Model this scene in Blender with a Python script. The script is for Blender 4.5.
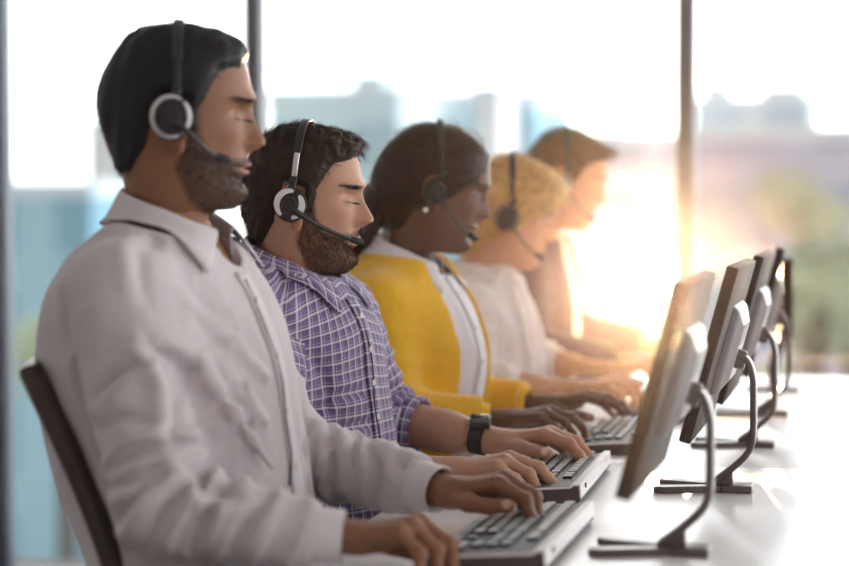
import bpy, bmesh, math, random
import numpy as np
import openvdb as vdb
from mathutils import Vector, Matrix, noise as mnoise
from mathutils.bvhtree import BVHTree
R = math.radians
random.seed(7)
for o in list(bpy.data.objects): bpy.data.objects.remove(o)
scn = bpy.context.scene
COL = scn.collection

# ------------------------------------------------------------------ camera
cam_d = bpy.data.cameras.new('camera'); cam = bpy.data.objects.new('camera', cam_d); COL.objects.link(cam)
cam.location = (0, 0, 1.2); cam.rotation_euler = (R(90 - 2.3717), 0, R(13))
cam_d.sensor_width = 36; cam_d.lens = 2004 / 849 * 36
cam_d.clip_start = .05; cam_d.clip_end = 2000
cam_d.dof.use_dof = True; cam_d.dof.focus_distance = 3.22; cam_d.dof.aperture_fstop = 2.1
scn.camera = cam
scn.view_settings.view_transform = 'Standard'; scn.view_settings.look = 'None'
scn.view_settings.gamma = 1; scn.view_settings.exposure = 0.12
scn.view_settings.use_curve_mapping = False

# ------------------------------------------------------------------ sky and sun
SUN = Vector((-.1126, .9928, -.0416)).normalized()      # just below the horizon; the ground is cut short to let it shine in
world = bpy.data.worlds.new('world'); scn.world = world; world.use_nodes = True
nt = world.node_tree; nt.nodes.clear()
def N(nt, t, **k):
    n = nt.nodes.new(t)
    for a, b in k.items(): setattr(n, a, b)
    return n
def mth(nt, op, a, b=None, c=None):
    n = N(nt, 'ShaderNodeMath', operation=op)
    for i, v in enumerate((a, b, c)):
        if v is None: continue
        if isinstance(v, (int, float)): n.inputs[i].default_value = v
        else: nt.links.new(v, n.inputs[i])
    return n.outputs[0]
tc = N(nt, 'ShaderNodeTexCoord'); sep = N(nt, 'ShaderNodeSeparateXYZ'); nt.links.new(tc.outputs['Generated'], sep.inputs[0])
dotn = N(nt, 'ShaderNodeVectorMath', operation='DOT_PRODUCT'); nt.links.new(tc.outputs['Generated'], dotn.inputs[0]); dotn.inputs[1].default_value = SUN
dt = dotn.outputs['Value']
dk = N(nt, 'ShaderNodeVectorMath', operation='DOT_PRODUCT'); nt.links.new(tc.outputs['Generated'], dk.inputs[0]); dk.inputs[1].default_value = Vector((.55, .80, .25)).normalized()      # brightest part of the hazy sky
mr = N(nt, 'ShaderNodeMapRange'); nt.links.new(dk.outputs['Value'], mr.inputs[0]); mr.inputs[1].default_value = -1; mr.inputs[2].default_value = .9
rmp = N(nt, 'ShaderNodeValToRGB'); nt.links.new(mr.outputs[0], rmp.inputs[0])
e = rmp.color_ramp.elements
e[0].position = 0; e[0].color = (.235, .185, .17, 1); e[1].position = 1; e[1].color = (4.2, 4.2, 4.2, 1)
x = e.new(.48); x.color = (.57, .50, .465, 1)
ang = mth(nt, 'ARCCOSINE', mth(nt, 'MINIMUM', dt, 1.0))
g1 = mth(nt, 'EXPONENT', mth(nt, 'MULTIPLY', mth(nt, 'POWER', mth(nt, 'DIVIDE', ang, .016), 2.0), -1.0))
g2 = mth(nt, 'EXPONENT', mth(nt, 'MULTIPLY', mth(nt, 'DIVIDE', ang, .07), -1.0))
m1 = N(nt, 'ShaderNodeMixRGB', blend_type='ADD'); m1.inputs[0].default_value = 1
sc1 = N(nt, 'ShaderNodeVectorMath', operation='SCALE'); sc1.inputs[0].default_value = (1, .93, .8); nt.links.new(mth(nt, 'MULTIPLY', g1, 30.0), sc1.inputs['Scale'])
sc2 = N(nt, 'ShaderNodeVectorMath', operation='SCALE'); sc2.inputs[0].default_value = (1, .72, .42); nt.links.new(mth(nt, 'MULTIPLY', g2, .7), sc2.inputs['Scale'])
nt.links.new(rmp.outputs[0], m1.inputs[1]); nt.links.new(sc1.outputs[0], m1.inputs[2])
m2 = N(nt, 'ShaderNodeMixRGB', blend_type='ADD'); m2.inputs[0].default_value = 1
nt.links.new(m1.outputs[0], m2.inputs[1]); nt.links.new(sc2.outputs[0], m2.inputs[2])
bg = N(nt, 'ShaderNodeBackground'); nt.links.new(m2.outputs[0], bg.inputs[0]); bg.inputs[1].default_value = 1.0
wo = N(nt, 'ShaderNodeOutputWorld'); nt.links.new(bg.outputs[0], wo.inputs[0])
sd = bpy.data.lights.new('sun', 'SUN'); sd.energy = 16.0; sd.color = (1, .60, .33); sd.angle = R(.45)
so = bpy.data.objects.new('sun', sd); COL.objects.link(so); so.rotation_euler = SUN.to_track_quat('Z', 'Y').to_euler()

# ------------------------------------------------------------------ materials
MATS = {}
def mat(name, color=(.5, .5, .5), rough=.5, metal=0, spec=.5, sss=0, sheen=0, coat=0, noise=None, bump=None, attr=None, trans=0):
    m = bpy.data.materials.new(name); m.use_nodes = True; nt = m.node_tree
    p = nt.nodes['Principled BSDF']
    p.inputs['Base Color'].default_value = (*color, 1); p.inputs['Roughness'].default_value = rough
    p.inputs['Metallic'].default_value = metal; p.inputs['Specular IOR Level'].default_value = spec
    if sss:
        p.inputs['Subsurface Weight'].default_value = sss; p.inputs['Subsurface Radius'].default_value = (1, .35, .2); p.inputs['Subsurface Scale'].default_value = .006
    if sheen: p.inputs['Sheen Weight'].default_value = sheen; p.inputs['Sheen Roughness'].default_value = .5
    if coat: p.inputs['Coat Weight'].default_value = coat; p.inputs['Coat Roughness'].default_value = .22
    if trans: p.inputs['Transmission Weight'].default_value = trans
    src = None
    tcn = N(nt, 'ShaderNodeTexCoord')
    if attr:
        a = N(nt, 'ShaderNodeAttribute', attribute_name=attr); src = a.outputs['Color']
    if noise:
        sc, amt = noise
        n = N(nt, 'ShaderNodeTexNoise'); n.inputs['Scale'].default_value = sc; n.inputs['Detail'].default_value = 5; nt.links.new(tcn.outputs['Object'], n.inputs['Vector'])
        r = N(nt, 'ShaderNodeMapRange'); nt.links.new(n.outputs['Fac'], r.inputs[0]); r.inputs[1].default_value = .3; r.inputs[2].default_value = .7
        r.inputs[3].default_value = 1 - amt; r.inputs[4].default_value = 1 + amt * .5
        v = N(nt, 'ShaderNodeVectorMath', operation='SCALE'); nt.links.new(r.outputs[0], v.inputs['Scale'])
        if src: nt.links.new(src, v.inputs[0])
        else: v.inputs[0].default_value = color
        src = v.outputs[0]
    if src: nt.links.new(src, p.inputs['Base Color'])
    if bump:
        sc, st, di = bump
        n = N(nt, 'ShaderNodeTexNoise'); n.inputs['Scale'].default_value = sc; n.inputs['Detail'].default_value = 4; nt.links.new(tcn.outputs['Object'], n.inputs['Vector'])
        b = N(nt, 'ShaderNodeBump'); b.inputs['Strength'].default_value = st; b.inputs['Distance'].default_value = di
        nt.links.new(n.outputs['Fac'], b.inputs['Height']); nt.links.new(b.outputs[0], p.inputs['Normal'])
    MATS[name] = m
    return m
def cloth(name, color, scale=26, dist=.006, sheen=.3, noise=(5, .06)):
    return mat(name, color, rough=.85, spec=.2, sheen=sheen, noise=noise, bump=(scale, .55, dist))
M_shirt = cloth('pale_grey_shirt_cotton', (.56, .51, .53), 17, .010)
M_shirt_in = cloth('shirt_collar_cotton', (.64, .60, .62), 30, .003)
M_blouse = cloth('white_blouse_cotton', (.74, .70, .73), 22, .008)
M_blouse2 = cloth('soft_white_blouse_cotton', (.76, .69, .68), 16, .010)
M_yellow = cloth('mustard_yellow_knit', (.82, .46, .025), 60, .003)
M_mauve = cloth('mauve_brown_knit', (.17, .10, .12), 40, .003)
M_dark = cloth('dark_trouser_wool', (.022, .02, .026), 30, .003)
M_hairs = {}
def hairmat(name, c, rough=.5):
    return mat(name, c, rough=rough, spec=.3, noise=(60, .35))
M_black = mat('black_plastic', (.018, .018, .02), rough=.38, bump=(300, .1, .001))
M_blackm = mat('soft_black_ear_pad', (.02, .02, .022), rough=.8, bump=(150, .2, .001))
M_silver = mat('brushed_silver_metal', (.72, .73, .75), rough=.28, metal=.9, noise=(80, .1))
M_chair = mat('black_chair_mesh', (.012, .011, .012), rough=.6, bump=(400, .5, .002))
M_chairf = mat('bronze_tinted_chair_plastic', (.05, .035, .025), rough=.35, noise=(8, .3))
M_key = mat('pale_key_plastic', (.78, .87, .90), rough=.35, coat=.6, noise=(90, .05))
M_kbody = mat('silver_keyboard_plastic', (.70, .66, .67), rough=.35, noise=(30, .05))
M_kdeck_shade = mat('dark_key_bed_and_side_shade', (.035, .03, .035), rough=.5, noise=(30, .2))
M_mon = mat('dark_brown_monitor_plastic', (.040, .025, .020), rough=.6, spec=.2, noise=(12, .12))
M_monl = mat('silver_monitor_housing', (.15, .13, .13), rough=.35, noise=(12, .08))
M_screen = mat('black_screen_glass', (.01, .01, .012), rough=.12, coat=.6, noise=(3, .1))
M_stand = mat('dark_metal_stand', (.14, .115, .11), rough=.33, metal=.45, noise=(14, .15))
M_desk = mat('white_laminate_desktop', (.90, .89, .90), rough=.42, coat=.7, noise=(4, .03))
M_edge = mat('grey_desk_edging', (.35, .33, .33), rough=.5, noise=(20, .1))
M_mull = mat('grey_blue_aluminium', (.13, .15, .19), rough=.45, metal=.2, noise=(9, .1))
M_wallp = mat('painted_plaster', (.75, .74, .73), rough=.9, noise=(5, .04))
M_carpet = mat('grey_carpet', (.13, .12, .12), rough=.95, noise=(60, .3), bump=(200, .6, .004))
M_rubber = mat('dark_rubber', (.02, .02, .02), rough=.7, noise=(60, .1))
M_nail = None

# ------------------------------------------------------------------ helpers
def link(o, parent=None):
    COL.objects.link(o)
    if parent is not None: o.parent = parent
    return o
def mesh_obj(name, V, F, m=None, parent=None, smooth=True, sharp=None):
    me = bpy.data.meshes.new(name)
    V = np.asarray(V, dtype=np.float32)
    if isinstance(F, np.ndarray):
        n, k = F.shape
        me.vertices.add(len(V)); me.vertices.foreach_set('co', V.ravel())
        me.loops.add(n * k); me.loops.foreach_set('vertex_index', F.astype(np.int32).ravel())
        me.polygons.add(n); me.polygons.foreach_set('loop_start', np.arange(0, n * k, k, dtype=np.int32))
        me.polygons.foreach_set('loop_total', np.full(n, k, dtype=np.int32))
        me.update(calc_edges=True); me.validate()
    else:
        me.from_pydata([tuple(v) for v in V.tolist()], [], [tuple(f) for f in F]); me.update()
    if smooth: me.polygons.foreach_set('use_smooth', [True] * len(me.polygons))
    if m is not None: me.materials.append(m)
    o = bpy.data.objects.new(name, me)
    link(o, parent)
    if sharp is not None: me.set_sharp_from_angle(angle=R(sharp))
    return o
def tag(o, label, cat, group=None, kind=None):
    if label: o['label'] = label
    if cat: o['category'] = cat
    if group: o['group'] = group
    if kind: o['kind'] = kind
    return o
def empty(name, loc=(0, 0, 0), rz=0):
    o = bpy.data.objects.new(name, None); o.location = loc; o.rotation_euler = (0, 0, rz); o.empty_display_size = .1
    return link(o)
class MB:
    """collects simple shapes into one mesh"""
    def __init__(s): s.bm = bmesh.new()
    def box(s, c, size, rot=None, bevel=0, seg=2):
        r = bmesh.ops.create_cube(s.bm, size=1)['verts']
        bmesh.ops.scale(s.bm, vec=size, verts=r)
        if bevel:
            ed = list({e for v in r for e in v.link_edges})
            r2 = bmesh.ops.bevel(s.bm, geom=ed, offset=bevel, segments=seg, affect='EDGES', profile=.5)
            r = list({v for f in r2['faces'] for v in f.verts} | {v for v in r if v.is_valid})
        if rot is not None: bmesh.ops.rotate(s.bm, cent=(0, 0, 0), matrix=rot, verts=r)
        bmesh.ops.translate(s.bm, vec=c, verts=r); return s
    def ext(s, poly, y0, y1, axis='y', bevel=0):
        """extrude polygon given in the plane across `axis`"""
        def P(a, b, h): return (a, h, b) if axis == 'y' else ((a, b, h) if axis == 'z' else (h, a, b))
        v0 = [s.bm.verts.new(P(a, b, y0)) for a, b in poly]; v1 = [s.bm.verts.new(P(a, b, y1)) for a, b in poly]
        n = len(poly); fs = [s.bm.faces.new(v0), s.bm.faces.new(v1[::-1])]
        for i in range(n): fs.append(s.bm.faces.new((v0[i], v1[i], v1[(i + 1) % n], v0[(i + 1) % n])))
        bmesh.ops.recalc_face_normals(s.bm, faces=fs)
        if bevel:
            bmesh.ops.bevel(s.bm, geom=list({e for f in fs for e in f.edges}), offset=bevel, segments=2, affect='EDGES')
        return s
    def tube(s, pts, r, n=12, flat=1.0, up=(0, 0, 1), caps=True):
        pts = [Vector(p) for p in pts]; rr = r if isinstance(r, (list, tuple)) else [r] * len(pts)
        rings = []; prev = None
        for i, p in enumerate(pts):
            t = (pts[min(i + 1, len(pts) - 1)] - pts[max(i - 1, 0)]).normalized()
            if prev is None:
                a = Vector(up).cross(t)
                if a.length < 1e-3: a = Vector((0, 1, 0)).cross(t)
            else: a = prev - t * prev.dot(t)
            a.normalize(); b = t.cross(a); prev = a
            rings.append([s.bm.verts.new(p + (a * math.cos(k * 2 * math.pi / n) + b * flat * math.sin(k * 2 * math.pi / n)) * rr[i]) for k in range(n)])
        for i in range(len(rings) - 1):
            for k in range(n): s.bm.faces.new((rings[i][k], rings[i][(k + 1) % n], rings[i + 1][(k + 1) % n], rings[i + 1][k]))
        if caps:
            s.bm.faces.new(rings[0][::-1]); s.bm.faces.new(rings[-1])
        return s
    def rings(s, rings, close_loop=True, caps=True):
        vr = [[s.bm.verts.new(p) for p in rg] for rg in rings]; n = len(vr[0])
        for i in range(len(vr) - 1):
            for k in range(n if close_loop else n - 1): s.bm.faces.new((vr[i][k], vr[i][(k + 1) % n], vr[i + 1][(k + 1) % n], vr[i + 1][k]))
        if caps and close_loop:
            s.bm.faces.new(vr[0][::-1]); s.bm.faces.new(vr[-1])
        return s
    def cyl(s, c, r, h, axis='z', n=32, r2=None, bevel=0):
        mt = {'z': Matrix(), 'x': Matrix.Rotation(R(90), 4, 'Y'), 'y': Matrix.Rotation(R(90), 4, 'X')}[axis]
        vs = bmesh.ops.create_cone(s.bm, cap_ends=True, segments=n, radius1=r, radius2=r if r2 is None else r2, depth=h, matrix=Matrix.Translation(c) @ mt)['verts']
        if bevel:
            ed = [e for e in {e for v in vs for e in v.link_edges} if len([f for f in e.link_faces if len(f.verts) > 4]) == 1]
            bmesh.ops.bevel(s.bm, geom=ed, offset=bevel, segments=3, affect='EDGES')
        return s
    def build(s, name, m, parent=None, smooth=True, sharp=35):
        bmesh.ops.recalc_face_normals(s.bm, faces=s.bm.faces)
        me = bpy.data.meshes.new(name); s.bm.to_mesh(me); s.bm.free()
        if m: me.materials.append(m)
        if smooth:
            me.polygons.foreach_set('use_smooth', [True] * len(me.polygons)); me.set_sharp_from_angle(angle=R(sharp))
        return link(bpy.data.objects.new(name, me), parent)
def copy_tree(o, parent=None):
    c = o.copy(); link(c); c.parent = parent
    for ch in o.children: copy_tree(ch, c)
    return c
def sstep(a, b, x):
    t = np.clip((x - a) / (b - a), 0, 1); return t * t * (3 - 2 * t)
def smin(a, b, k):
    h = np.clip(.5 + .5 * (b - a) / k, 0, 1); return b * (1 - h) + a * h - k * h * (1 - h)
def catmull(P, n):
    P = np.asarray(P, float); m = len(P) - 1; t = np.linspace(0, m, n); i = np.clip(t.astype(int), 0, m - 1); f = (t - i)[:, None]
    Q = np.vstack([2 * P[0] - P[1], P, 2 * P[-1] - P[-2]]); p0, p1, p2, p3 = Q[i], Q[i + 1], Q[i + 2], Q[i + 3]
    return .5 * (2 * p1 + (p2 - p0) * f + (2 * p0 - 5 * p1 + 4 * p2 - p3) * f ** 2 + (3 * p1 - p0 - 3 * p2 + p3) * f ** 3)
def curve(pts, n=24): return [Vector(p) for p in catmull(pts, n)]

# ---- implicit surfaces
class Grid:
    def __init__(s, lo, hi, vox):
        s.lo = np.array(lo, float); s.vox = vox; s.n = np.ceil((np.array(hi) - s.lo) / vox).astype(int) + 1
        ax = [s.lo[i] + vox * np.arange(s.n[i]) for i in range(3)]
        s.X, s.Y, s.Z = np.meshgrid(*ax, indexing='ij')
        s.X = s.X.astype(np.float32); s.Y = s.Y.astype(np.float32); s.Z = s.Z.astype(np.float32)
    def mesh(s, D):
        g = vdb.FloatGrid(1.0); g.copyFromArray(np.ascontiguousarray(D, dtype=np.float32)); g.transform = vdb.createLinearTransform(voxelSize=s.vox)
        g.gridClass = vdb.GridClass.LEVEL_SET
        P, Q = g.convertToQuads(0.0)
        return P + s.lo, Q[:, ::-1].astype(np.int32)
def cone(X, Y, Z, a, b, ra, rb, flat=1.0, nrm=None):
    """rounded cone from a to b; flat<1 squashes it along the direction nrm"""
    a = np.array(a, float); b = np.array(b, float); ab = b - a
    px, py, pz = X - a[0], Y - a[1], Z - a[2]
    h = np.clip((px * ab[0] + py * ab[1] + pz * ab[2]) / (ab @ ab), 0, 1)
    dx, dy, dz = px - h * ab[0], py - h * ab[1], pz - h * ab[2]
    if nrm is not None:
        nn = np.array(nrm, float); nn /= np.linalg.norm(nn)
        q = dx * nn[0] + dy * nn[1] + dz * nn[2]; e = (1 / flat - 1) * q
        dx, dy, dz = dx + e * nn[0], dy + e * nn[1], dz + e * nn[2]
    return np.sqrt(dx * dx + dy * dy + dz * dz) - (ra + (rb - ra) * h)
def ell(X, Y, Z, c, r):
    q = np.sqrt(((X - c[0]) / r[0]) ** 2 + ((Y - c[1]) / r[1]) ** 2 + ((Z - c[2]) / r[2]) ** 2); return (q - 1) * min(r)
def wob(X, Y, Z, f, seed):
    """cheap smooth pseudo-noise in -1..1"""
    r = np.random.RandomState(seed); o = 0
    for _ in range(4):
        k = r.normal(size=3) * f; k2 = r.normal(size=3) * f * .7; ph = r.rand(2) * 6.28
        o = o + np.sin(k[0] * X + k[1] * Y + k[2] * Z + ph[0] + 1.8 * np.sin(k2[0] * X + k2[1] * Y + k2[2] * Z + ph[1]))
    return o / 4
def laplace(V, Q, it=2, lam=.5):
    n = len(V)
    E = np.vstack([Q[:, [0, 1]], Q[:, [1, 2]], Q[:, [2, 3]], Q[:, [3, 0]]]); a = np.r_[E[:, 0], E[:, 1]]; b = np.r_[E[:, 1], E[:, 0]]
    cnt = np.maximum(np.bincount(a, minlength=n), 1)[:, None]
    for _ in range(it):
        S = np.stack([np.bincount(a, V[b, k], minlength=n) for k in range(3)], 1) / cnt
        V = V + lam * (S - V)
    return V
def vnormals(V, F):
    fn = np.cross(V[F[:, 2]] - V[F[:, 0]], V[F[:, 3 if F.shape[1] > 3 else 1]] - V[F[:, 1 if F.shape[1] > 3 else 0]])
    N_ = np.zeros_like(V)
    for k in range(F.shape[1]):
        for c in range(3): N_[:, c] += np.bincount(F[:, k], fn[:, c], minlength=len(V))
    return N_ / np.maximum(np.linalg.norm(N_, axis=1, keepdims=True), 1e-9)
def inpoly(px, pz, poly):
    """signed distance to a polygon, positive inside"""
    P = np.array(poly); ins = np.zeros(px.shape, bool); d = np.full(px.shape, 1e9); n = len(P)
    for i in range(n):
        a = P[i]; b = P[(i + 1) % n]
        c = ((a[1] > pz) != (b[1] > pz)) & (px < (b[0] - a[0]) * (pz - a[1]) / (b[1] - a[1] + 1e-12) + a[0]); ins ^= c
        ab = b - a; h = np.clip(((px - a[0]) * ab[0] + (pz - a[1]) * ab[1]) / (ab @ ab), 0, 1)
        d = np.minimum(d, np.hypot(px - a[0] - h * ab[0], pz - a[1] - h * ab[1]))
    return np.where(ins, d, -d)
def strands(P, D, L, w, seg=4, droop=None, rs=None, curl=0):
    """ribbons growing from points P along D; returns V, F"""
    n = len(P); V = []; side = np.cross(D, rs.normal(size=(n, 3))); side /= np.linalg.norm(side, axis=1, keepdims=True) + 1e-9
    cdir = rs.normal(size=(n, 3)); pos = P.copy(); d = D.copy(); step = (L / seg)[:, None]
    for k in range(seg + 1):
        ww = w * (1 - .85 * k / seg); V.append(pos - side * ww); V.append(pos + side * ww)
        if droop is not None: d = d + droop / seg
        if curl: d = d + cdir * curl * math.sin(2.0 * k)
        d /= np.linalg.norm(d, axis=1, keepdims=True) + 1e-9; pos = pos + d * step
    V = np.stack(V, 1).reshape(-1, 3); b = np.arange(n)[:, None] * (2 * (seg + 1)); F = []
    for k in range(seg): F.append(np.hstack([b + 2 * k, b + 2 * k + 1, b + 2 * k + 3, b + 2 * k + 2]))
    return V, np.vstack(F)
def join_arrays(parts):
    V = []; F = []; o = 0
    for v, f in parts: V.append(v); F.append(f + o); o += len(v)
    return np.vstack(V), np.vstack(F)

# ------------------------------------------------------------------ the room
WY = 5.82                                                   # window wall
def struct(o): o['kind'] = 'structure'; return o
struct(MB().box((-.4, 2.6, -.05), (6.4, 7.2, .1)).build('floor', M_carpet, smooth=False))
struct(MB().box((-.4, 2.6, 2.95), (6.4, 7.2, .1)).build('ceiling', M_wallp, smooth=False))
struct(MB().box((-3.55, 2.6, 1.45), (.1, 7.2, 2.9)).build('wall_left', M_wallp, smooth=False))
MX = [-2.905, -1.936, -.735]
def pxX(px): # X on the window wall
    a = math.atan((px - 424.5) / 2004) - R(13); return math.tan(a) * WY
MX = [pxX(1.5), pxX(255.5), pxX(685.5), pxX(685.5) + (pxX(685.5) - pxX(255.5)), 2.78]
edges = [-3.5] + MX
for i in range(len(edges) - 1):
    a, b = edges[i], edges[i + 1]; w = struct(empty('window_%d' % (i + 1), ((a + b) / 2, WY, 0)))
    f = MB()
    hw = .0225
    f.box((b - (a + b) / 2, 0, 1.45), (.047, .075, 2.9), bevel=.004)
    if i == 0: f.box((a + .02 - (a + b) / 2, 0, 1.45), (.04, .075, 2.9), bevel=.004)
    f.box((0, 0, .02), (b - a - .04, .06, .04), bevel=.004); f.box((0, 0, 2.88), (b - a - .04, .06, .04), bevel=.004)
    f.build('window_frame', M_mull, w)
gl = bpy.data.materials.new('clear_window_glass'); gl.use_nodes = True; g_ = gl.node_tree; g_.nodes.clear()
tr = N(g_, 'ShaderNodeBsdfTransparent'); tr.inputs[0].default_value = (.97, .985, .985, 1); gs = N(g_, 'ShaderNodeBsdfGlossy'); gs.inputs['Roughness'].default_value = .02
fr = N(g_, 'ShaderNodeFresnel'); fr.inputs[0].default_value = 1.35; mx = N(g_, 'ShaderNodeMixShader'); ou = N(g_, 'ShaderNodeOutputMaterial')
g_.links.new(fr.outputs[0], mx.inputs[0]); g_.links.new(tr.outputs[0], mx.inputs[1]); g_.links.new(gs.outputs[0], mx.inputs[2]); g_.links.new(mx.outputs[0], ou.inputs[0])
for i in range(len(edges) - 1):
    a, b = edges[i], edges[i + 1]
    p = MB().box((0, 0, 1.45), (b - a - .045, .008, 2.84)).build('window_glass', gl, bpy.data.objects['window_%d' % (i + 1)], smooth=False)
# thin haze volume added to imitate the lens glow around the sun
hz = MB().box((-.38, 2.6, 1.45), (6.2, 6.95, 2.88)).build('added_glow_haze', None, smooth=False)
hm = bpy.data.materials.new('lens_glow_haze'); hm.use_nodes = True; h_ = hm.node_tree; h_.nodes.clear()
vs = N(h_, 'ShaderNodeVolumeScatter'); vs.inputs['Color'].default_value = (1, .9, .9, 1); vs.inputs['Density'].default_value = .00046; vs.inputs['Anisotropy'].default_value = .968
ho = N(h_, 'ShaderNodeOutputMaterial'); h_.links.new(vs.outputs[0], ho.inputs['Volume']); hz.data.materials.append(hm)
tag(hz, 'thin haze added inside the office to imitate the lens glow around the low sun', 'haze', kind='structure')

# ------------------------------------------------------------------ the city outside, seen from an upper floor; ground cut off early for the sun
GZ = -12.0
M_ground = mat('pale_paved_ground', (.62, .63, .62), rough=.95, noise=(.05, .12))
struct(MB().box((-20, 88, GZ - .5), (220, 150, 1)).build('ground', M_ground, smooth=False))
def facade(name, base, glass, sx, sz):  # distance haze is mixed into the pale facade colours
    m = bpy.data.materials.new(name); m.use_nodes = True; nt = m.node_tree; p = nt.nodes['Principled BSDF']; p.inputs['Roughness'].default_value = .7
    t = N(nt, 'ShaderNodeTexCoord'); mp = N(nt, 'ShaderNodeMapping'); nt.links.new(t.outputs['Object'], mp.inputs[0]); mp.inputs['Rotation'].default_value = (R(90), 0, 0)
    b = N(nt, 'ShaderNodeTexBrick'); b.offset = 0; b.inputs['Color1'].default_value = (*glass, 1); b.inputs['Color2'].default_value = (*[c * .85 for c in glass], 1); b.inputs['Mortar'].default_value = (*base, 1)
    b.inputs['Scale'].default_value = 1; b.inputs['Mortar Size'].default_value = .7; b.inputs['Brick Width'].default_value = sx; b.inputs['Row Height'].default_value = sz; b.inputs['Mortar Smooth'].default_value = .1
    nt.links.new(mp.outputs[0], b.inputs['Vector']); nt.links.new(b.outputs['Color'], p.inputs['Base Color']); return m
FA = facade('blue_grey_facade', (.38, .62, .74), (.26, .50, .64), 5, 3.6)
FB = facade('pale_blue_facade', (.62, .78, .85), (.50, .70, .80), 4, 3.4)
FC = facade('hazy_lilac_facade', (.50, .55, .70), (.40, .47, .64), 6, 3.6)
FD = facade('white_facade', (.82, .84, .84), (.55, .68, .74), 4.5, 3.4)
def dirat(px, Y):
    a = math.atan((px - 424.5) / 2004) - R(13); return math.tan(a) * Y
def building(px0, px1, ytop, Y, dep, m, label, roofbits=()):
    x0, x1 = dirat(px0, Y), dirat(px1, Y); d = Y / math.cos(R(13)); top = 1.2 + (200 - ytop) / 2004 * d * .98
    e = empty('office_building', ((x0 + x1) / 2, Y, GZ)); tag(e, label, 'building')
    w = x1 - x0; h = top - GZ
    MB().box((0, dep / 2, h / 2), (w, dep, h)).build('facade', m, e, smooth=False)
    k = MB().box((0, dep / 2, h + .25), (w + .16, dep + .16, .5)); k.build('roof_parapet', M_bpar, e, smooth=False)
    for (f0, f1, hh) in roofbits:
        MB().box((w * ((f0 + f1) / 2 - .5), dep / 2, h + .5 + hh / 2), (w * (f1 - f0), dep * .5, hh)).build('roof_plant_room', M_bpar, e, smooth=False)
    return e
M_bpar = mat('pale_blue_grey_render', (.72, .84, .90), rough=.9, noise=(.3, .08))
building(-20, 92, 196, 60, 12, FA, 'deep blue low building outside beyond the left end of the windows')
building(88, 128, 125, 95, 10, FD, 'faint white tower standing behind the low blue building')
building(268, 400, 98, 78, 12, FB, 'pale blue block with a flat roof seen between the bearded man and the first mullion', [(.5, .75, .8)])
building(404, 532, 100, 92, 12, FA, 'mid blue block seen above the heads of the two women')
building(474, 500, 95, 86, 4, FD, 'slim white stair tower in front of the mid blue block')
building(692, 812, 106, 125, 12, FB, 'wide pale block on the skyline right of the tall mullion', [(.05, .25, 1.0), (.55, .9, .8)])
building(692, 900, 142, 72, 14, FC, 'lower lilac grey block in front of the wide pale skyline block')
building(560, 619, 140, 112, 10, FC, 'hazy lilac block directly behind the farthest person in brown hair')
e = building(622, 690, 142, 112, 10, FC, 'hazy lilac upper storeys lifted over a made-up opening that lets the sun through')  # block raised, opening added so the sun can shine through
for ch in e.children:
    if ch.name.startswith('facade'):
        zt = max(v.co.z for v in ch.data.vertices)
        for v in ch.data.vertices:
            if v.co.z < 1: v.co.z = -2.2 - GZ
wB = dirat(690, 112) - dirat(622, 112); MB().box((0, 5, (-4.55 - GZ) / 2), (wB, 10, -4.55 - GZ)).build('added_podium', FC, e, smooth=False)  # added to close off the bright gap below the sun opening
for sx in (-.46, .46): MB().box((sx * (dirat(690, 112) - dirat(622, 112)), 5, (-2.2 - GZ) / 2), (.4, .4, -2.2 - GZ)).build('added_column', M_bpar, e, smooth=False)
def foliage(seed, r, n=420):
    rs = np.random.RandomState(seed); u = rs.normal(size=(n, 3)); u /= np.linalg.norm(u, axis=1, keepdims=True)
    rad = r * (.6 + .4 * rs.rand(n, 1)); C = u * rad * np.array([1, 1, 1.05]); s = r * .13
    a = rs.normal(size=(n, 3)); a /= np.linalg.norm(a, axis=1, keepdims=True); b = np.cross(a, rs.normal(size=(n, 3))); b /= np.linalg.norm(b, axis=1, keepdims=True)
    V = np.stack([C - a * s, C - b * s * .6, C + a * s, C + b * s * .6], 1).reshape(-1, 3); F = np.arange(n * 4).reshape(-1, 4); return V, F
M_leaf = mat('hazy_green_leaves', (.50, .58, .42), rough=.8, noise=(2, .3)); M_bark = mat('grey_bark', (.12, .10, .08), rough=.9, noise=(4, .3), bump=(8, .5, .05))  # greyed green, distance haze put into the leaf colour
def tree(px, ytop, Y, r, label, seed):
    xx = dirat(px, Y); top = 1.2 + (200 - ytop) / 2004 * Y * 1.01; e = empty('leafy_tree', (xx, Y, GZ)); tag(e, label, 'tree', 'trees outside the windows')
    h = top - GZ; t = MB(); t.tube([(0, 0, 0), (.1, 0, h * .4), (0, .05, h - r)], [.32, .24, .12], 10)
    for k in range(5):
        a = k * 1.26; t.tube([(0, 0, h - 2.2 * r), (math.cos(a) * r * .4, math.sin(a) * r * .4, h - 1.5 * r), (math.cos(a) * r * .7, math.sin(a) * r * .7, h - r)], [.12, .07, .03], 6)
    t.build('trunk', M_bark, e)
    vv = []; rs = random.Random(seed)
    for k in range(7):
        v, f = foliage(seed * 10 + k, r * (.55 + .2 * rs.random()), 260); v = v + np.array([rs.uniform(-.6, .6) * r, rs.uniform(-.6, .6) * r, h - r * 1.0 + rs.uniform(-.5, .35) * r]); vv.append((v, f))
    V, F = join_arrays(vv); mesh_obj('foliage', V, F, M_leaf, e, smooth=False)
tree(800, 160, 64, 1.3, 'small round tree in front of the lilac grey block', 1)
tree(852, 196, 52, 2.1, 'big green tree at the far right edge of the windows', 2)
tree(818, 246, 44, 1.2, 'low green tree just left of the big tree at the right edge', 3)
tree(772, 352, 46, 1.3, 'low clump of leaves just above the far end of the desk', 4)
tree(62, 318, 48, 1.2, 'pale tree beside the low blue building at the left', 5)

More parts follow.
